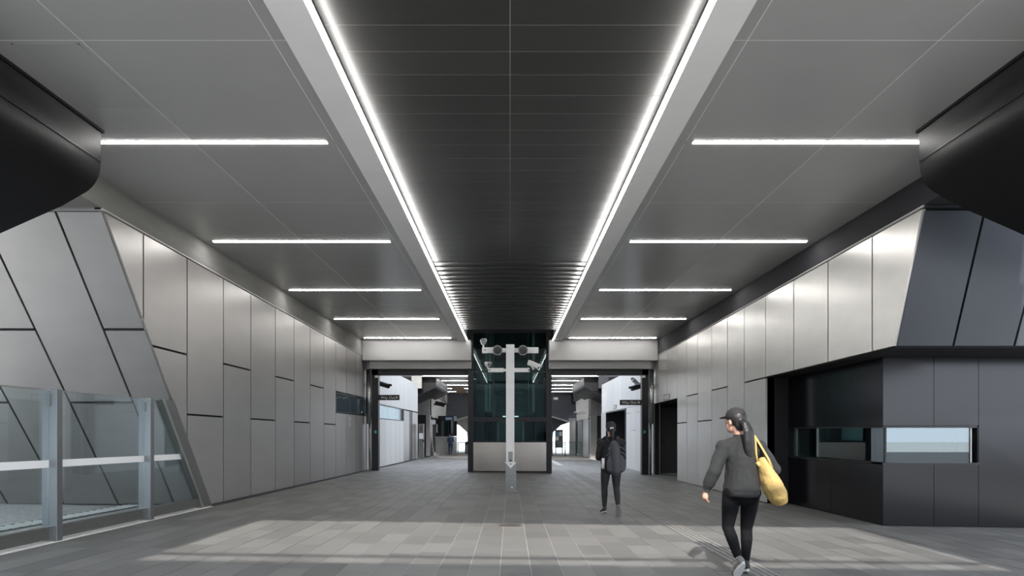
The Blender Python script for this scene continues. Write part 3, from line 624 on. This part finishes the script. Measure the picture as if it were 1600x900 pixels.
MB().box(-5.45, -5.15, 38.1, 38.35, fz(-5.3,38.2), .45).build('column', 'steel_d', hp); MB().box(-5.42, -5.18, 38.09, 38.1, -.45, -.12).build('notice', 'paper', hp); MB().box(-5.40, -5.2, 38.08, 38.1, .0, .35).build('panel', mat('brown panel', (.12,.075,.06), .5), hp); MB().box(-5.2, -5.12, 38.0, 38.1, -.62, -.5).build('handset', 'black', hp)
# block behind: black opening, grey pier
bl = thing('wall_left_far_pier', (-6.2, 45, floorz(-6, 45)), kind='structure')
MB().box(-8, -5.90, 45.0, 45.2, fz(-6,45), 1.15).build('panel', 'soffit', bl); MB().box(-5.90, -5.62, 44.9, 45.3, fz(-6,45), 1.15).build('panel', 'metal_l', bl)
for k in range(2): MB().box(-6.6+k*.48, -6.14+k*.48, 44.9, 45.2, 1.16, 2.7).build('panel', 'metal_l', bl)
MB().box(-8, -6.62, 44.9, 45.2, 1.16, 2.8).build('panel', 'metal_l', bl)
# white cladding further on, with a raking end
wl3 = thing('wall_left_end', (-5.5, 50, 1.2+E), kind='structure')
for k in range(5):
    a, b = 45.4+k*1.9, 45.4+(k+1)*1.9; e = b + (0 if k < 4 else 1.4)
    panel(wl3, P3(-5.55), [(a, 2.95), (e, 2.95), (b, .95), (a, 1.05)], (-.05,0,0), 'pale_e', gap=.006)
MB().box(-6.0, -5.61, 45.4, 54.8, .9, 3.0).build('lining', 'joint', wl3)
bullet('bullet_camera', (-5.1, 46.5, 1.95), math.radians(60), .2, 'black', 'black bullet camera on the white cladding above the ticket kiosk', 2.2, drop=-.05, wall=-5.54)
# ticket kiosk
kx0, kx1, ky = -5.75, -4.35, 49.5
kk = thing('ticket_kiosk', ((kx0+kx1)/2, ky, floorz(-5, ky)), 'black ticket kiosk with blue sign and white counter beyond the lift', 'kiosk')
zb = fz(-5, ky)
MB().box(kx0, kx1, ky, ky+3, zb, -.42).build('counter', 'pale', kk); MB().box(kx0-.02, kx1+.05, ky-.2, ky+.1, -.47, -.40).build('worktop', 'white', kk)
MB().box(kx0, kx0+.45, ky-.05, ky+3, -.4, 1.2).box(kx0, kx1, ky, ky+3, .82, 1.2).box(kx0+.95, kx0+1.0, ky, ky+.1, -.4, .82).box(kx1-.06, kx1, ky, ky+.1, -.4, .82).box(kx0, kx1, ky+2.9, ky+3, -.4, 1.2).build('casing', 'black', kk)
MB().box(kx0+.05, kx0+.15, ky-.06, ky-.05, -.1, .55).build('poster', 'paper', kk)
MB().box(kx0+.45, kx1-.06, ky+.05, ky+.06, -.4, .82).build('pane', 'glass_d', kk); MB().box(kx0+.75, kx1-.1, ky-.04, ky, .86, 1.12).build('sign_panel', 'blue', kk)
for k in range(3): MB().box(kx0+.8+k*.17, kx0+.92+k*.17, ky-.045, ky-.04, .95, 1.03).build('sign_mark', 'paper', kk)
# far end: raking slate wings, white arch piers, gates and glass fence, bright street beyond
for s, nm in ((-1, 'wall_wing_left'), (1, 'wall_wing_right')):
    wg = thing(nm, (s*4.5, 58, 1+E), kind='structure')
    MB().prism([(s*7.5, 57, 3.4), (s*1.2, 57, 3.4), (s*1.2, 57, 2.15), (s*2.5, 57, 1.75), (s*5.5, 57, .85), (s*7.5, 57, .5)], (0, 1.0, 0)).build('panel', 'slate', wg)
    MB().prism([(s*1.2, 56.9, 2.15), (s*2.5, 56.9, 1.75), (s*5.5, 56.9, .85), (s*5.5, 56.9, .72), (s*2.5, 56.9, 1.62), (s*1.2, 56.9, 2.02)], (0, .5, 0)).build('edge_band', 'white', wg)
    MB().prism([(s*1.2, 58, 2.0), (s*5.5, 58, .85), (s*4.6, 58, .55), (s*3.9, 58, -.1), (s*3.8, 58, fz(s*4,58)), (s*1.2, 58, fz(s*2,58))], (0, .6, 0)).build('arch_pier', 'slate' if s > 0 else 'white', wg)
tk = thing('timber_soffit', (-4.6, 49, 3+E), 'warm timber soffit strip behind the far black cladding on the kiosk side', 'soffit')
MB().prism([(-4.5, 47.6, 3.30), (-3.6, 47.6, 3.36), (-3.6, 56.5, 3.36), (-4.5, 56.5, 3.3)], (0, 0, .02)).build('lining', 'warm', tk)
pc = thing('round_pier', (5.3, 54.5, floorz(5.3, 54.5)), 'round white concrete pier by the glass fence beyond the doorway side', 'pier')
MB().tube([(5.3, 54.5, fz(5.3,54.5)), (5.3, 54.5, 1.0)], .27, 18).build('shaft', 'white', pc, smooth=True); MB().tube([(5.3, 54.5, .98), (5.3, 54.5, 1.1)], .3, 18).build('cap', 'white', pc)
def fence(y, xs, lab, h=.98):
    f_ = thing('glass_fence', ((xs[0]+xs[-1])/2, y, floorz(xs[0], y)), lab, 'fence'); zz = fz(xs[0], y)
    for x in xs: MB().box(x-.03, x+.03, y-.03, y+.03, zz-.02, zz+h).build('post', 'black', f_)
    for a, b in zip(xs[:-1], xs[1:]):
        MB().box(a+.03, b-.03, y-.01, y+.01, zz+.05, zz+h-.06).build('glass_pane', 'glass', f_)
        MB().box(a+.03, b-.03, y-.02, y+.02, zz+h-.06, zz+h).build('rail', 'steel_d', f_); MB().box(a+.03, b-.03, y-.02, y+.02, zz+.02, zz+.05).build('rail', 'steel_d', f_)
    return f_
fence(50, [3.3, 4.3, 5.15, 5.85], 'low glass fence across the doorway side of the far concourse', 1.1)
fence(51.5, [-4.2, -3.6], 'short glass gate section beside the ticket kiosk', .95)
for k, (x, lab) in enumerate(((-3.35, 'grey ticket gate cabinet next to the kiosk glass gate'), (-2.75, 'grey ticket gate cabinet nearest the lift on the kiosk side'))):
    t = thing('ticket_gate', (x, 51.5, floorz(x, 51.5)), lab, 'ticket gate', 'ticket gates')
    zz = fz(x, 51.5); MB().box(x-.2, x+.2, 51.2, 53, zz, zz+1.02).build('cabinet', 'steel_d', t, bevel=.02); MB().box(x-.2, x+.2, 51.15, 51.2, zz+.75, zz+.95).build('reader', 'black', t); MB().box(x+.2, x+.3, 51.9, 52.0, zz+.3, zz+.95).build('flap', 'glass_d', t)
ps = thing('poster_board', (4.2, 58.5, floorz(4.2, 56)), 'dark information board with pale posters behind the far glass fence', 'board')
zz = fz(4.2, 56.2)
MB().box(3.95, 4.65, 56.2, 56.3, zz+.55, zz+2.15).build('board', 'bldg', ps); MB().box(3.98, 4.04, 56.2, 56.3, zz, zz+.6).build('leg', 'black', ps); MB().box(4.56, 4.62, 56.2, 56.3, zz, zz+.6).build('leg', 'black', ps)
for k in range(3): MB().box(4.02+(k % 2)*.3, 4.26+(k % 2)*.3, 56.18, 56.2, zz+1.6-.4*(k//2), zz+1.95-.4*(k//2)).build('poster', 'paper' if k else 'blue', ps)
# right far wall
wfr = MB().prism([(5.62, 24.8, 1.15), (5.62, 29.2, 1.15), (5.62, 29.2, fz(5.6,29.2)), (5.62, 24.8, fz(5.6,24.8))], (.15,0,0)).prism([(5.62, 24.8, 2.85), (5.62, 39, 2.85), (5.62, 39, 1.15), (5.62, 24.8, 1.15)], (.15,0,0)).build('wall_right_far', 'joint'); tag(wfr, kind='structure')
X = 5.575; v = (.045,0,0)
for k in range(12):
    a, b = 24.9+k*1.17, 24.9+(k+1)*1.17
    panel(wfr, P3(X), [(a, 2.83), (b, 2.83), (b, 1.12), (a, 1.12)], v, 'pale', gap=.006)
for k in range(5):
    a, b = 24.9+k*1.17, 24.9+(k+1)*1.17
    if b > 31: break
    z = .85 if k % 2 == 0 else .05
    panel(wfr, P3(X), [(a, 1.12), (b, 1.12), (b, z), (a, z)], v, 'pale', gap=.008); panel(wfr, P3(X), [(a, z), (b, z), (b, fzL(X,b)), (a, fzL(X,a))], v, 'pale', gap=.008)
do = thing('door_3', (5.7, 34, floorz(5.7, 34)), kind='structure')
MB().box(X-.03, X+.1, 30.75, 30.85, fz(X,31), 1.12).box(X-.03, X+.1, 37.0, 37.1, fz(X,37), 1.12).box(X-.03, X+.1, 30.75, 37.1, 1.05, 1.12).build('door_frame', 'black', do)
MB().box(X+1.6, X+1.7, 30.5, 37.5, -1.9, 1.2).box(X+.1, X+1.7, 37.1, 37.2, -1.9, 1.2).build('room_lining', 'soffit', do); MB().box(X+.4, X+.45, 31.2, 32.6, -1.85, .8).build('door_leaf', 'teal', do)
MB().box(X+.1, X+1.7, 30.5, 37.5, 1.12, 1.2).build('room_ceiling', 'soffit', do)
MB().box(X-.02, X+.1, 37.1, 39.0, fz(X,38), 1.12).build('side_panel', 'metal_l', do)
sp = thing('slotted_plate', (X-.01, 34, 1.3+E), 'small sign plate above the dark doorway beyond the portal', 'sign')
MB().box(X-.02, X-.005, 33.5, 34.5, 1.2, 1.42).build('plate', 'steel_d', sp); MB().box(X-.025, X-.02, 33.6, 34.4, 1.25, 1.37).build('legend', 'metal_l', sp)
br = thing('wall_right_far_pier', (6.2, 45, floorz(6, 45)), kind='structure')
MB().box(6.1, 8.2, 45.0, 45.2, fz(6,45), 1.1).build('panel', 'soffit', br)
for k in range(3): MB().box(5.62+k*.6, 6.2+k*.6, 44.9, 45.2, 1.12, 2.8).build('panel', 'metal_l', br)
MB().box(5.62, 6.1, 44.9, 45.2, fz(6,45), 1.1).build('panel', 'metal_l', br)
wr3 = thing('wall_right_end', (5.5, 50, 1.2+E), kind='structure')
for k in range(5):
    a, b = 45.4+k*1.6, 45.4+(k+1)*1.6; e = b + (0 if k < 4 else .9)
    panel(wr3, P3(5.55), [(a, 2.8), (e, 2.8), (b, .85), (a, .95)], (.05,0,0), 'pale_e', gap=.006)
MB().box(5.61, 6.0, 45.4, 53, .8, 2.85).build('lining', 'joint', wr3)
for a, b in ((45.6, 47.3), (47.3, 49.0)): panel(wr3, P3(5.58), [(a, .9), (b, .88), (b, fzL(5.58,b)), (a, fzL(5.58,a))], (.05,0,0), 'metal_l', gap=.01)
MB().box(5.56, 5.66, 49.0, 49.5, fz(5.6,49), .9).build('jamb', 'black', wr3)
MB().box(5.60, 5.62, 49.5, 53.0, fz(5.6,50), .9).build('pane', 'glass', wr3)
bullet('bullet_camera', (5.1, 47.0, 1.35), math.radians(-60), .2, 'post_white', 'white camera on the white cladding past the doorway side', 2.0, drop=-.05, wall=5.54)
pj = thing('ceiling_projector', (3.9, 46, 2.9+E), 'small grey box fitting hung under the far ceiling on the doorway side', 'light fitting')
MB().box(3.75, 4.15, 55.4, 55.6, 2.75, 2.95).build('housing', 'steel', pj); MB().box(3.93, 3.97, 55.45, 55.55, 2.95, HC).build('stem', 'black', pj)
# far end walls of the bridge flanks so the concourse is closed at the sides
for s, nm in ((-1, 'wall_flank_left'), (1, 'wall_flank_right')):
    tag(MB(False).box(s*8.2, s*8.4, 12, 60, -1.3, 6).build(nm, 'bldg'), kind='structure')
    tag(MB(False).box(s*5.8, s*8.3, 59.9, 60.1, -1.3, 6).build(nm, 'bldg'), kind='structure')
# ------------------------------------------------------------------ people
def remesh(o, vox, sm=6, sub=False):
    r = o.modifiers.new('blend', 'REMESH'); r.mode = 'VOXEL'; r.voxel_size = vox; r.use_smooth_shade = True
    s = o.modifiers.new('soften', 'SMOOTH'); s.factor = .5; s.iterations = sm
def hand(mb, wrist, d, side, palm_n, S=1.0, curl=.5):
    """palm and five fingers; d = direction to the fingertips, palm_n = palm normal (fingers curl towards it)"""
    w = Vector(wrist); d = Vector(d).normalized(); n = Vector(palm_n); n = (n - d*n.dot(d)).normalized(); a = d.cross(n).normalized()*side
    mb.tube([w - d*.02, w + d*.02, w+d*.06*S, w+d*.085*S], [.022*S, (.026*S), (.034*S), .030*S], 10)
    for k, (off, ln) in enumerate(((-.030, .068), (-.010, .078), (.010, .074), (.029, .058))):
        p = w + d*.075*S + a*off*S*-1
        q1 = p + (d*math.cos(curl*.6) + n*math.sin(curl*.6))*ln*.45*S
        q2 = q1 + (d*math.cos(curl*1.6) + n*math.sin(curl*1.6))*ln*.32*S
        q3 = q2 + (d*math.cos(curl*2.4) + n*math.sin(curl*2.4))*ln*.25*S
        mb.tube([p - d*.02*S, p, q1, q2, q3], [.0095*S, .0095*S, .0088*S, .008*S, .006*S], 8); mb.ball(q3, .0065*S, n=8, m=6)
    t0 = w + d*.025*S + a*.022*S; t1 = t0 + (a*.75 + d*.7 + n*.2).normalized()*.038*S; t2 = t1 + (a*.25 + d*.9 + n*.35).normalized()*.030*S
    mb.tube([w+d*.01*S, t0, t1, t2], [.013*S, .0125*S, .0105*S, .0075*S], 8); mb.ball(t2, .0078*S, n=8, m=6)
def limb(mb, pts, rads, n=12):
    mb.tube(pts, rads, n)
    for p, r in zip(pts, rads): mb.ball(p, r if not isinstance(r, tuple) else (r[0], r[1], min(r)), n=n, m=8)
def person(base, J, label, name_parts):
    bx, by, bz = base
    t = thing('person', (bx, by, bz), label, 'person')
    P = lambda p: (bx+p[0], by+p[1], bz+p[2])
    # ---- body (skin): one surface from ankles to crown
    b = MB(False); H = J['head']; yaw = J.get('yaw', 0); R = Matrix.Rotation(yaw, 3, 'Z') @ Matrix.Rotation(J.get('nod', 0), 3, 'X')
    h = Vector(P(H))
    hd = lambda x, y, z: tuple(h + R @ Vector((x, y, z)))                    # local head frame, face looks along +Y
    b.ball(hd(0, -.012, .025), (.076, .094, .098), R, 18, 12); b.ball(hd(0, .03, -.045), (.058, .062, .066), R, 14, 10); b.ball(hd(0, .058, -.085), (.03, .028, .024), R)
    b.tube([hd(0, .085, .02), hd(0, .107, -.018), hd(0, .098, -.03)], [.008, .013, .010], 8)          # nose
    b.ball(hd(0, .088, -.055), (.024, .01, .010), R); b.ball(hd(0, .088, .034), (.05, .014, .012), R)       # lips, brow
    for s in (-1, 1):
        b.ball(hd(s*.078, -.005, -.005), (.010, .018, .030), R); b.ball(hd(s*.03, .078, .012), (.015, .012, .010), R)
    nk = P(J['neck']); limb(b, [nk, tuple((Vector(nk)+h)/2 + Vector((0, -.01, 0))), hd(0, -.02, -.05)], [.056, .052, .05])
    ch, pe = P(J['chest']), P(J['pelvis'])
    limb(b, [tuple(Vector(pe)+Vector((0,0,.03))), tuple((Vector(ch)+Vector(pe))/2), ch, nk], [(.145, .10), (.115, .085), (.13, .095), (.06, .055)])
    for s in ('l', 'r'):
        limb(b, [P(J['sh_'+s]), P(J['el_'+s]), P(J['wr_'+s])], [.045, .036, .025]); limb(b, [ch, P(J['sh_'+s])], [.07, .05])
        limb(b, [P(J['hip_'+s]), P(J['kn_'+s]), P(J['an_'+s])], [.074, .05, .033]); limb(b, [P(J['an_'+s]), P(J['toe_'+s])], [.034, .026])
        e, w = Vector(P(J['el_'+s])), Vector(P(J['wr_'+s])); sd = -1 if s == 'l' else 1
        hand(b, w, J.get('hd_'+s, (w-e)), J.get('hs_'+s, sd), J.get('pn_'+s, (-sd, .2, 0)), .95, J.get('curl_'+s, .45))
    body = b.build('body', 'skin', t); remesh(body, .0055, 5)
    return t, P, hd, R, h
def top_garment(t, P, J, m, hem, ease=.03, cuff=True):
    g = MB(False); ch, pe = Vector(P(J['chest'])), Vector(P(J['pelvis'])); nk = Vector(P(J['neck']))
    hemc = Vector((pe.x*.8+ch.x*.2, pe.y, P((0,0,hem))[2]))
    W_ = J.get('wide', 1.0)
    path = [hemc, hemc+Vector((0,0,.05)), hemc*.6+ch*.4+Vector((0,0,.02)), ch, ch*.55+nk*.45, nk-Vector((0,0,.01))]
    g.tube(path, [(.204*W_, .160), (.214*W_, .168), (.200*W_, .155), (.186*W_, .138), (.135*W_, .105), (.072, .066)], 20)
    for s in ('l', 'r'):
        sh, el, wr = P(J['sh_'+s]), P(J['el_'+s]), P(J['wr_'+s]); wv = Vector(wr); ev = Vector(el)
        end = wv - (wv-ev).normalized()*.015
        mid = ev*.35+end*.65
        limb(g, [tuple(nk-Vector((0,0,.075))), tuple(Vector(sh)-Vector((0,0,.005)))], [.078, .078])
        limb(g, [ch*.45+Vector(sh)*.55, sh, tuple(Vector(sh)*.5+ev*.5), el, tuple(mid)], [.092, .080*W_, .070*W_, .064*W_, .058*W_]); g.tube([mid, end], [.056*W_, .038], 12)
    o = g.build('sweatshirt' if cuff else 'jacket', m, t); remesh(o, .009, 6)
    d = o.modifiers.new('cloth folds', 'DISPLACE'); tx = bpy.data.textures.new('folds', 'CLOUDS'); tx.noise_scale = .09; d.texture = tx; d.strength = .014; d.mid_level = .5; d.texture_coords = 'GLOBAL'
    if cuff:
        for s in ('l', 'r'):
            wv, ev = Vector(P(J['wr_'+s])), Vector(P(J['el_'+s])); u = (wv-ev).normalized(); MB(False).tube([wv-u*.055, wv-u*.005], [.044, .038], 14).build('cuff', 'cuff', o, smooth=True)
        MB(False).tube([hemc-Vector((0,0,.02)), hemc+Vector((0,0,.03))], [(.200*W_, .158), (.208*W_, .164)], 28).build('hem_band', 'fleece', o, smooth=True)
    MB(False).tube([nk-Vector((0,0,.03)), nk+Vector((0,.0,.004))], [(.075, .069), (.063, .06)], 20).build('neckband', m, o, smooth=True)
    return o
def leggings(t, P, J, m):
    g = MB(False); pe = Vector(P(J['pelvis']))
    g.tube([pe+Vector((0,0,.13)), pe+Vector((0,0,.04)), pe-Vector((0,0,.05))], [(.138, .105), (.168, .125), (.160, .128)], 20)
    g.ball(pe-Vector((0,0,.07)), (.13, .115, .085))
    for s in ('l', 'r'):
        hp, kn, an = Vector(P(J['hip_'+s])), Vector(P(J['kn_'+s])), Vector(P(J['an_'+s]))
        limb(g, [tuple(hp), tuple(hp*.6+kn*.4), tuple(kn), tuple(kn*.68+an*.32-Vector((0,.012,0))), tuple(kn*.25+an*.75), tuple(an+(kn-an).normalized()*.05)], [.092, .084, .059, .058, .044, .038]); sg_ = -1 if s == 'l' else 1
        g.ball(hp+Vector((0, -.045, .015)), (.085, .08, .085))
    o = g.build('leggings', m, t); remesh(o, .008, 4)
    for s in ('l', 'r'): pass
    return o
def shoe(t, P, J, s, m, ms):
    a, q = Vector(P(J['an_'+s])), Vector(P(J['toe_'+s])); f = (q-a); f.z = f.z; fx = f.normalized(); side = fx.cross(Vector((0,0,1))).normalized(); up = side.cross(fx)
    Rm = Matrix((side, fx, up)).transposed(); L = .25
    heel = a - up*.045 - fx*.055
    g = MB(False)
    g.ball(heel+fx*.04+up*.03, (.036, .05, .046), Rm); g.ball(heel+fx*.11+up*.03, (.042, .07, .042), Rm); g.ball(heel+fx*.19+up*.018, (.044, .06, .03), Rm); g.ball(heel+fx*.045+up*.065, (.036, .042, .030), Rm)
    o = g.build('shoe', m, t); remesh(o, .006, 3)
    k = MB(False); pts = []
    for i in range(20):
        an = 2*math.pi*i/20; yy = .125+.125*math.sin(an)*1.02; w = .038+.008*math.sin(an); pts.append(heel+fx*(yy-.005)+side*w*math.cos(an)-up*.022)
    k.prism(pts, up*.026).build('sole', ms, o); l = MB(False)
    for i in range(3): l.tube([heel+fx*(.12+.028*i)+side*-.025+up*(.066-.007*i), heel+fx*(.122+.028*i)+up*(.074-.008*i), heel+fx*(.12+.028*i)+side*.025+up*(.066-.007*i)], .003, 6)
    l.build('laces', ms, o)
    return o
def face(t, hd, R):
    for s in (-1, 1):
        e = MB(False).ball(hd(s*.03, .0815, .012), (.011, .009, .007), R, 10, 8).build('eye', 'paper', t, smooth=True); MB(False).ball(hd(s*.03, .0885, .012), (.005, .003, .005), R, 8, 6).build('iris', 'hair', e)
    MB(False).tube([hd(-.022, .094, -.054), hd(0, .0985, -.053), hd(.022, .094, -.054)], .004, 6).build('mouth', mat('lips', (.36,.14,.12), .5), t)
# --- walking woman with the tote (moving away from the viewpoint)
bx, by = 2.30, 6.37; base = (bx, by, floorz(bx, by))
J1 = dict(head=(-.055, .02, 1.515), yaw=math.radians(32), nod=-.05, neck=(-.012, .0, 1.385), chest=(.0, .0, 1.17), pelvis=(.0, -.01, .84),
  sh_l=(-.178, .0, 1.255), el_l=(-.285, -.05, 1.02), wr_l=(-.345, .03, .825), sh_r=(.182, .01, 1.255), el_r=(.33, .0, 1.04), wr_r=(.28, .16, .93),
  hip_l=(-.095, .0, .80), kn_l=(-.125, .02, .46), an_l=(-.085, -.20, .165), toe_l=(-.10, -.10, .06),
  hip_r=(.095, .0, .80), kn_r=(.085, .09, .44), an_r=(.055, .03, .085), toe_r=(.055, .19, .045), hd_l=(-.02, .12, -.99), pn_l=(.9, .3, 0), curl_l=.55, curl_r=.8, pn_r=(-.8, 0, -.3))
J1['wide'] = 1.02
t1, P, hd, R, h = person(base, J1, 'person in charcoal sweatshirt and black leggings walking with a mustard shoulder bag', None)
face(t1, hd, R)
top_garment(t1, P, J1, 'fleece', .80); leggings(t1, P, J1, 'legging')
shoe(t1, P, J1, 'l', 'shoe_g', 'sole'); shoe(t1, P, J1, 'r', 'shoe', 'sole')
hr = MB(False)
hr.ball(hd(0, -.030, .035), (.088, .092, .098), R, 16, 12); hr.ball(hd(0, -.07, -.03), (.07, .05, .07), R)
hw = lambda x, y, z: (bx+x, by+y, base[2]+z)
hr.tube([hw(-.03, -.06, 1.52), hw(-.005, -.13, 1.49), hw(.008, -.17, 1.42), hw(.015, -.175, 1.33), hw(.022, -.17, 1.25), hw(.03, -.165, 1.17), hw(.035, -.16, 1.12)], [(.034,.03), (.046,.036), (.055,.036), (.060,.034), (.058,.030), (.036,.02), (.010,.008)], 12)
hro = hr.build('hair', 'hair', t1); remesh(hro, .007, 4)
c = MB(False); c.ball(hd(0, -.012, .062), (.090, .102, .082), R, 18, 12); cp = c.build('cap', 'cap', t1, smooth=True)
br_ = MB(False); br_.prism([hd(.075*math.cos(a), .06+.115*math.sin(a), .052-.012*math.sin(a)) for a in [math.pi*i/10 for i in range(11)]], R @ Vector((0, 0, .006))); br_.build('brim', 'cap', cp)
MB(False).ball(hd(0, -.012, .144), (.009, .009, .005), R).build('button', 'cap', cp)
# mustard shoulder bag: soft sack hanging behind the right arm, handle over the shoulder
tb = thing('tote_bag', (bx+.26, by-.10, base[2]+.74), 'soft mustard canvas shoulder bag hanging from the walking person', 'bag')
g = MB(False); B = lambda x, y, z: (bx+x, by+y, base[2]+z)
g.tube([B(.15, -.13, 1.16), B(.165, -.15, 1.08), B(.20, -.165, .98), B(.245, -.175, .88), B(.285, -.17, .80), B(.315, -.15, .745), B(.33, -.14, .72)], [(.05,.03), (.085,.05), (.122,.075), (.145,.09), (.138,.09), (.10,.07), (.03,.03)], 18)
sk = g.build('sack', 'yellow', tb); remesh(sk, .009, 5)
dd = sk.modifiers.new('folds', 'DISPLACE'); tx = bpy.data.textures.new('sackfolds', 'CLOUDS'); tx.noise_scale = .08; dd.texture = tx; dd.strength = .02; dd.texture_coords = 'GLOBAL'
MB(False).tube([B(.10, -.155, 1.12), B(.09, -.150, 1.20), B(.095, -.125, 1.29), B(.115, -.06, 1.365), B(.135, .03, 1.37), B(.15, .12, 1.28), B(.18, .15, 1.15)], [(.018,.010)]*7, 10).build('handle', 'yellow', tb, smooth=True)
MB(False).tube([B(.10, -.155, 1.12), B(.12, -.175, 1.08)], (.02), 8).build('handle_seam', 'yellow', tb, smooth=True)
MB(False).tube([B(.115, -.06, 1.37), B(.16, -.10, 1.27), B(.215, -.14, 1.15), B(.245, -.16, 1.06)], [(.018,.010)]*4, 10).build('handle', 'yellow', tb, smooth=True)
MB(False).tube([B(.175, -.228, 1.05), B(.215, -.248, .95), B(.265, -.268, .84)], .003, 6).build('seam', mat('seam thread', (.25,.16,.05), .8), tb)
# --- second woman, further off, with a backpack
bx, by = 1.79, 11.35; base = (bx, by, floorz(bx, by))
J2 = dict(head=(.0, .02, 1.50), yaw=0.05, nod=-.22, neck=(.0, .0, 1.37), chest=(.0, .0, 1.17), pelvis=(.0, -.01, .86),
  sh_l=(-.18, .0, 1.27), el_l=(-.215, .06, 1.00), wr_l=(-.14, .23, .97), sh_r=(.18, .0, 1.27), el_r=(.215, .06, 1.00), wr_r=(.12, .23, .99),
  hip_l=(-.09, .0, .81), kn_l=(-.105, .08, .46), an_l=(-.105, .07, .085), toe_l=(-.13, .22, .045), hip_r=(.09, .0, .81), kn_r=(.095, .0, .46), an_r=(.085, -.26, .15), toe_r=(.09, -.22, .03), pn_l=(.5, 0, .5), pn_r=(-.5, 0, .5), curl_l=.9, curl_r=.9)
J2['wide'] = .90
t2, P, hd, R, h = person(base, J2, 'person in black clothes and cap walking towards the portal with a grey backpack', None)
face(t2, hd, R)
top_garment(t2, P, J2, 'jacket', .84, cuff=False); leggings(t2, P, J2, mat('dark jeans', (.018,.018,.020), .8))
shoe(t2, P, J2, 'l', 'shoe', 'sole'); shoe(t2, P, J2, 'r', 'shoe_g', 'shoe_g')
hr = MB(False); hr.ball(hd(0, -.03, .03), (.088, .092, .096), R, 16, 12); hr.tube([hd(0, -.07, -.02), hd(0, -.085, -.10), hd(.0, -.10, -.18), hd(.0, -.10, -.22)], [(.08,.05), (.075,.04), (.055,.03), (.02,.02)], 12)
remesh(hr.build('hair', 'hair', t2), .008, 4)
c = MB(False); c.ball(hd(0, -.012, .06), (.092, .104, .082), R, 18, 12); cp = c.build('cap', 'cap', t2, smooth=True)
br_ = MB(False); br_.prism([hd(.075*math.cos(a), .06+.115*math.sin(a), .05) for a in [math.pi*i/10 for i in range(11)]], R @ Vector((0, 0, .006))); br_.build('brim', 'cap', cp)
MB(False).box(h.x-.03, h.x+.03, h.y-.135, h.y-.118, h.z+.0, h.z+.035).build('strap_buckle', 'paper', cp)
bp = thing('backpack', (bx+.02, by-.22, base[2]+.72), 'slate grey backpack with curved zips worn by the walking person in black', 'backpack')
B = lambda x, y, z: (bx+x, by+y, base[2]+z)
g = MB(False); g.tube([B(.03, -.235, .74), B(.03, -.25, .78), B(.03, -.255, .95), B(.02, -.25, 1.12), B(.01, -.235, 1.24), B(.01, -.22, 1.30)], [(.14,.06), (.195,.095), (.205,.105), (.185,.10), (.145,.075), (.06,.03)], 20)
bg_ = g.build('main_pouch', 'pack', bp); remesh(bg_, .01, 4)
g = MB(False); g.tube([B(.035, -.31, .76), B(.035, -.335, .80), B(.035, -.345, .95), B(.03, -.325, 1.06)], [(.12,.04), (.165,.055), (.168,.055), (.11,.03)], 18); remesh(g.build('front_pocket', 'pack', bp), .01, 4)
def arc(z0, w, hh, y, name):
    MB(False).tube([B(.035+w*math.cos(a), y, z0+hh*math.sin(a)) for a in [math.pi*i/12 for i in range(13)]], .005, 6).build(name, 'cuff', bp)
arc(1.04, .165, .075, -.352, 'zip'); arc(1.14, .145, .06, -.343, 'zip'); MB(False).box(bx+.0, bx+.06, by-.36, by-.35, base[2]+1.135, base[2]+1.15).build('badge', 'cuff', bp)
MB(False).tube([B(-.04, -.20, 1.28), B(.01, -.215, 1.34), B(.06, -.20, 1.28)], .012, 8).build('grab_loop', 'pack_d', bp, smooth=True)
for s in (-1, 1):
    MB(False).tube([B(s*.07+.01, -.16, 1.26), B(s*.105, -.06, 1.375), B(s*.125, .07, 1.33), B(s*.13, .145, 1.18), B(s*.15, .11, 1.0), B(s*.16, -.10, .88)], [(.028,.010)]*6, 10).build('shoulder_strap', 'pack_d', bp, smooth=True)
MB(False).tube([B(-.175, -.24, .82), B(-.175, -.25, 1.0)], .026, 12).build('side_bottle', 'paper', bp, smooth=True)
# --- distant figure by the ticket gates
bx, by = -4.55, 48.9; base = (bx, by, floorz(bx, by))
J3 = dict(J2); J3.update(an_r=(.09, .02, .085), kn_r=(.095, .03, .46), toe_r=(.12, .16, .045), nod=0, yaw=1.2)
t3, P, hd, R, h = person(base, J3, 'distant person in blue jeans standing at the kiosk counter', None)
top_garment(t3, P, J3, 'denim', .80, cuff=False); leggings(t3, P, J3, 'denim')
hr = MB(False); hr.ball(hd(0, -.03, .03), (.09, .092, .096), R, 12, 10); hr.build('hair', 'hair', t3, smooth=True)
for s in 'lr': shoe(t3, P, J3, s, 'shoe', 'sole')
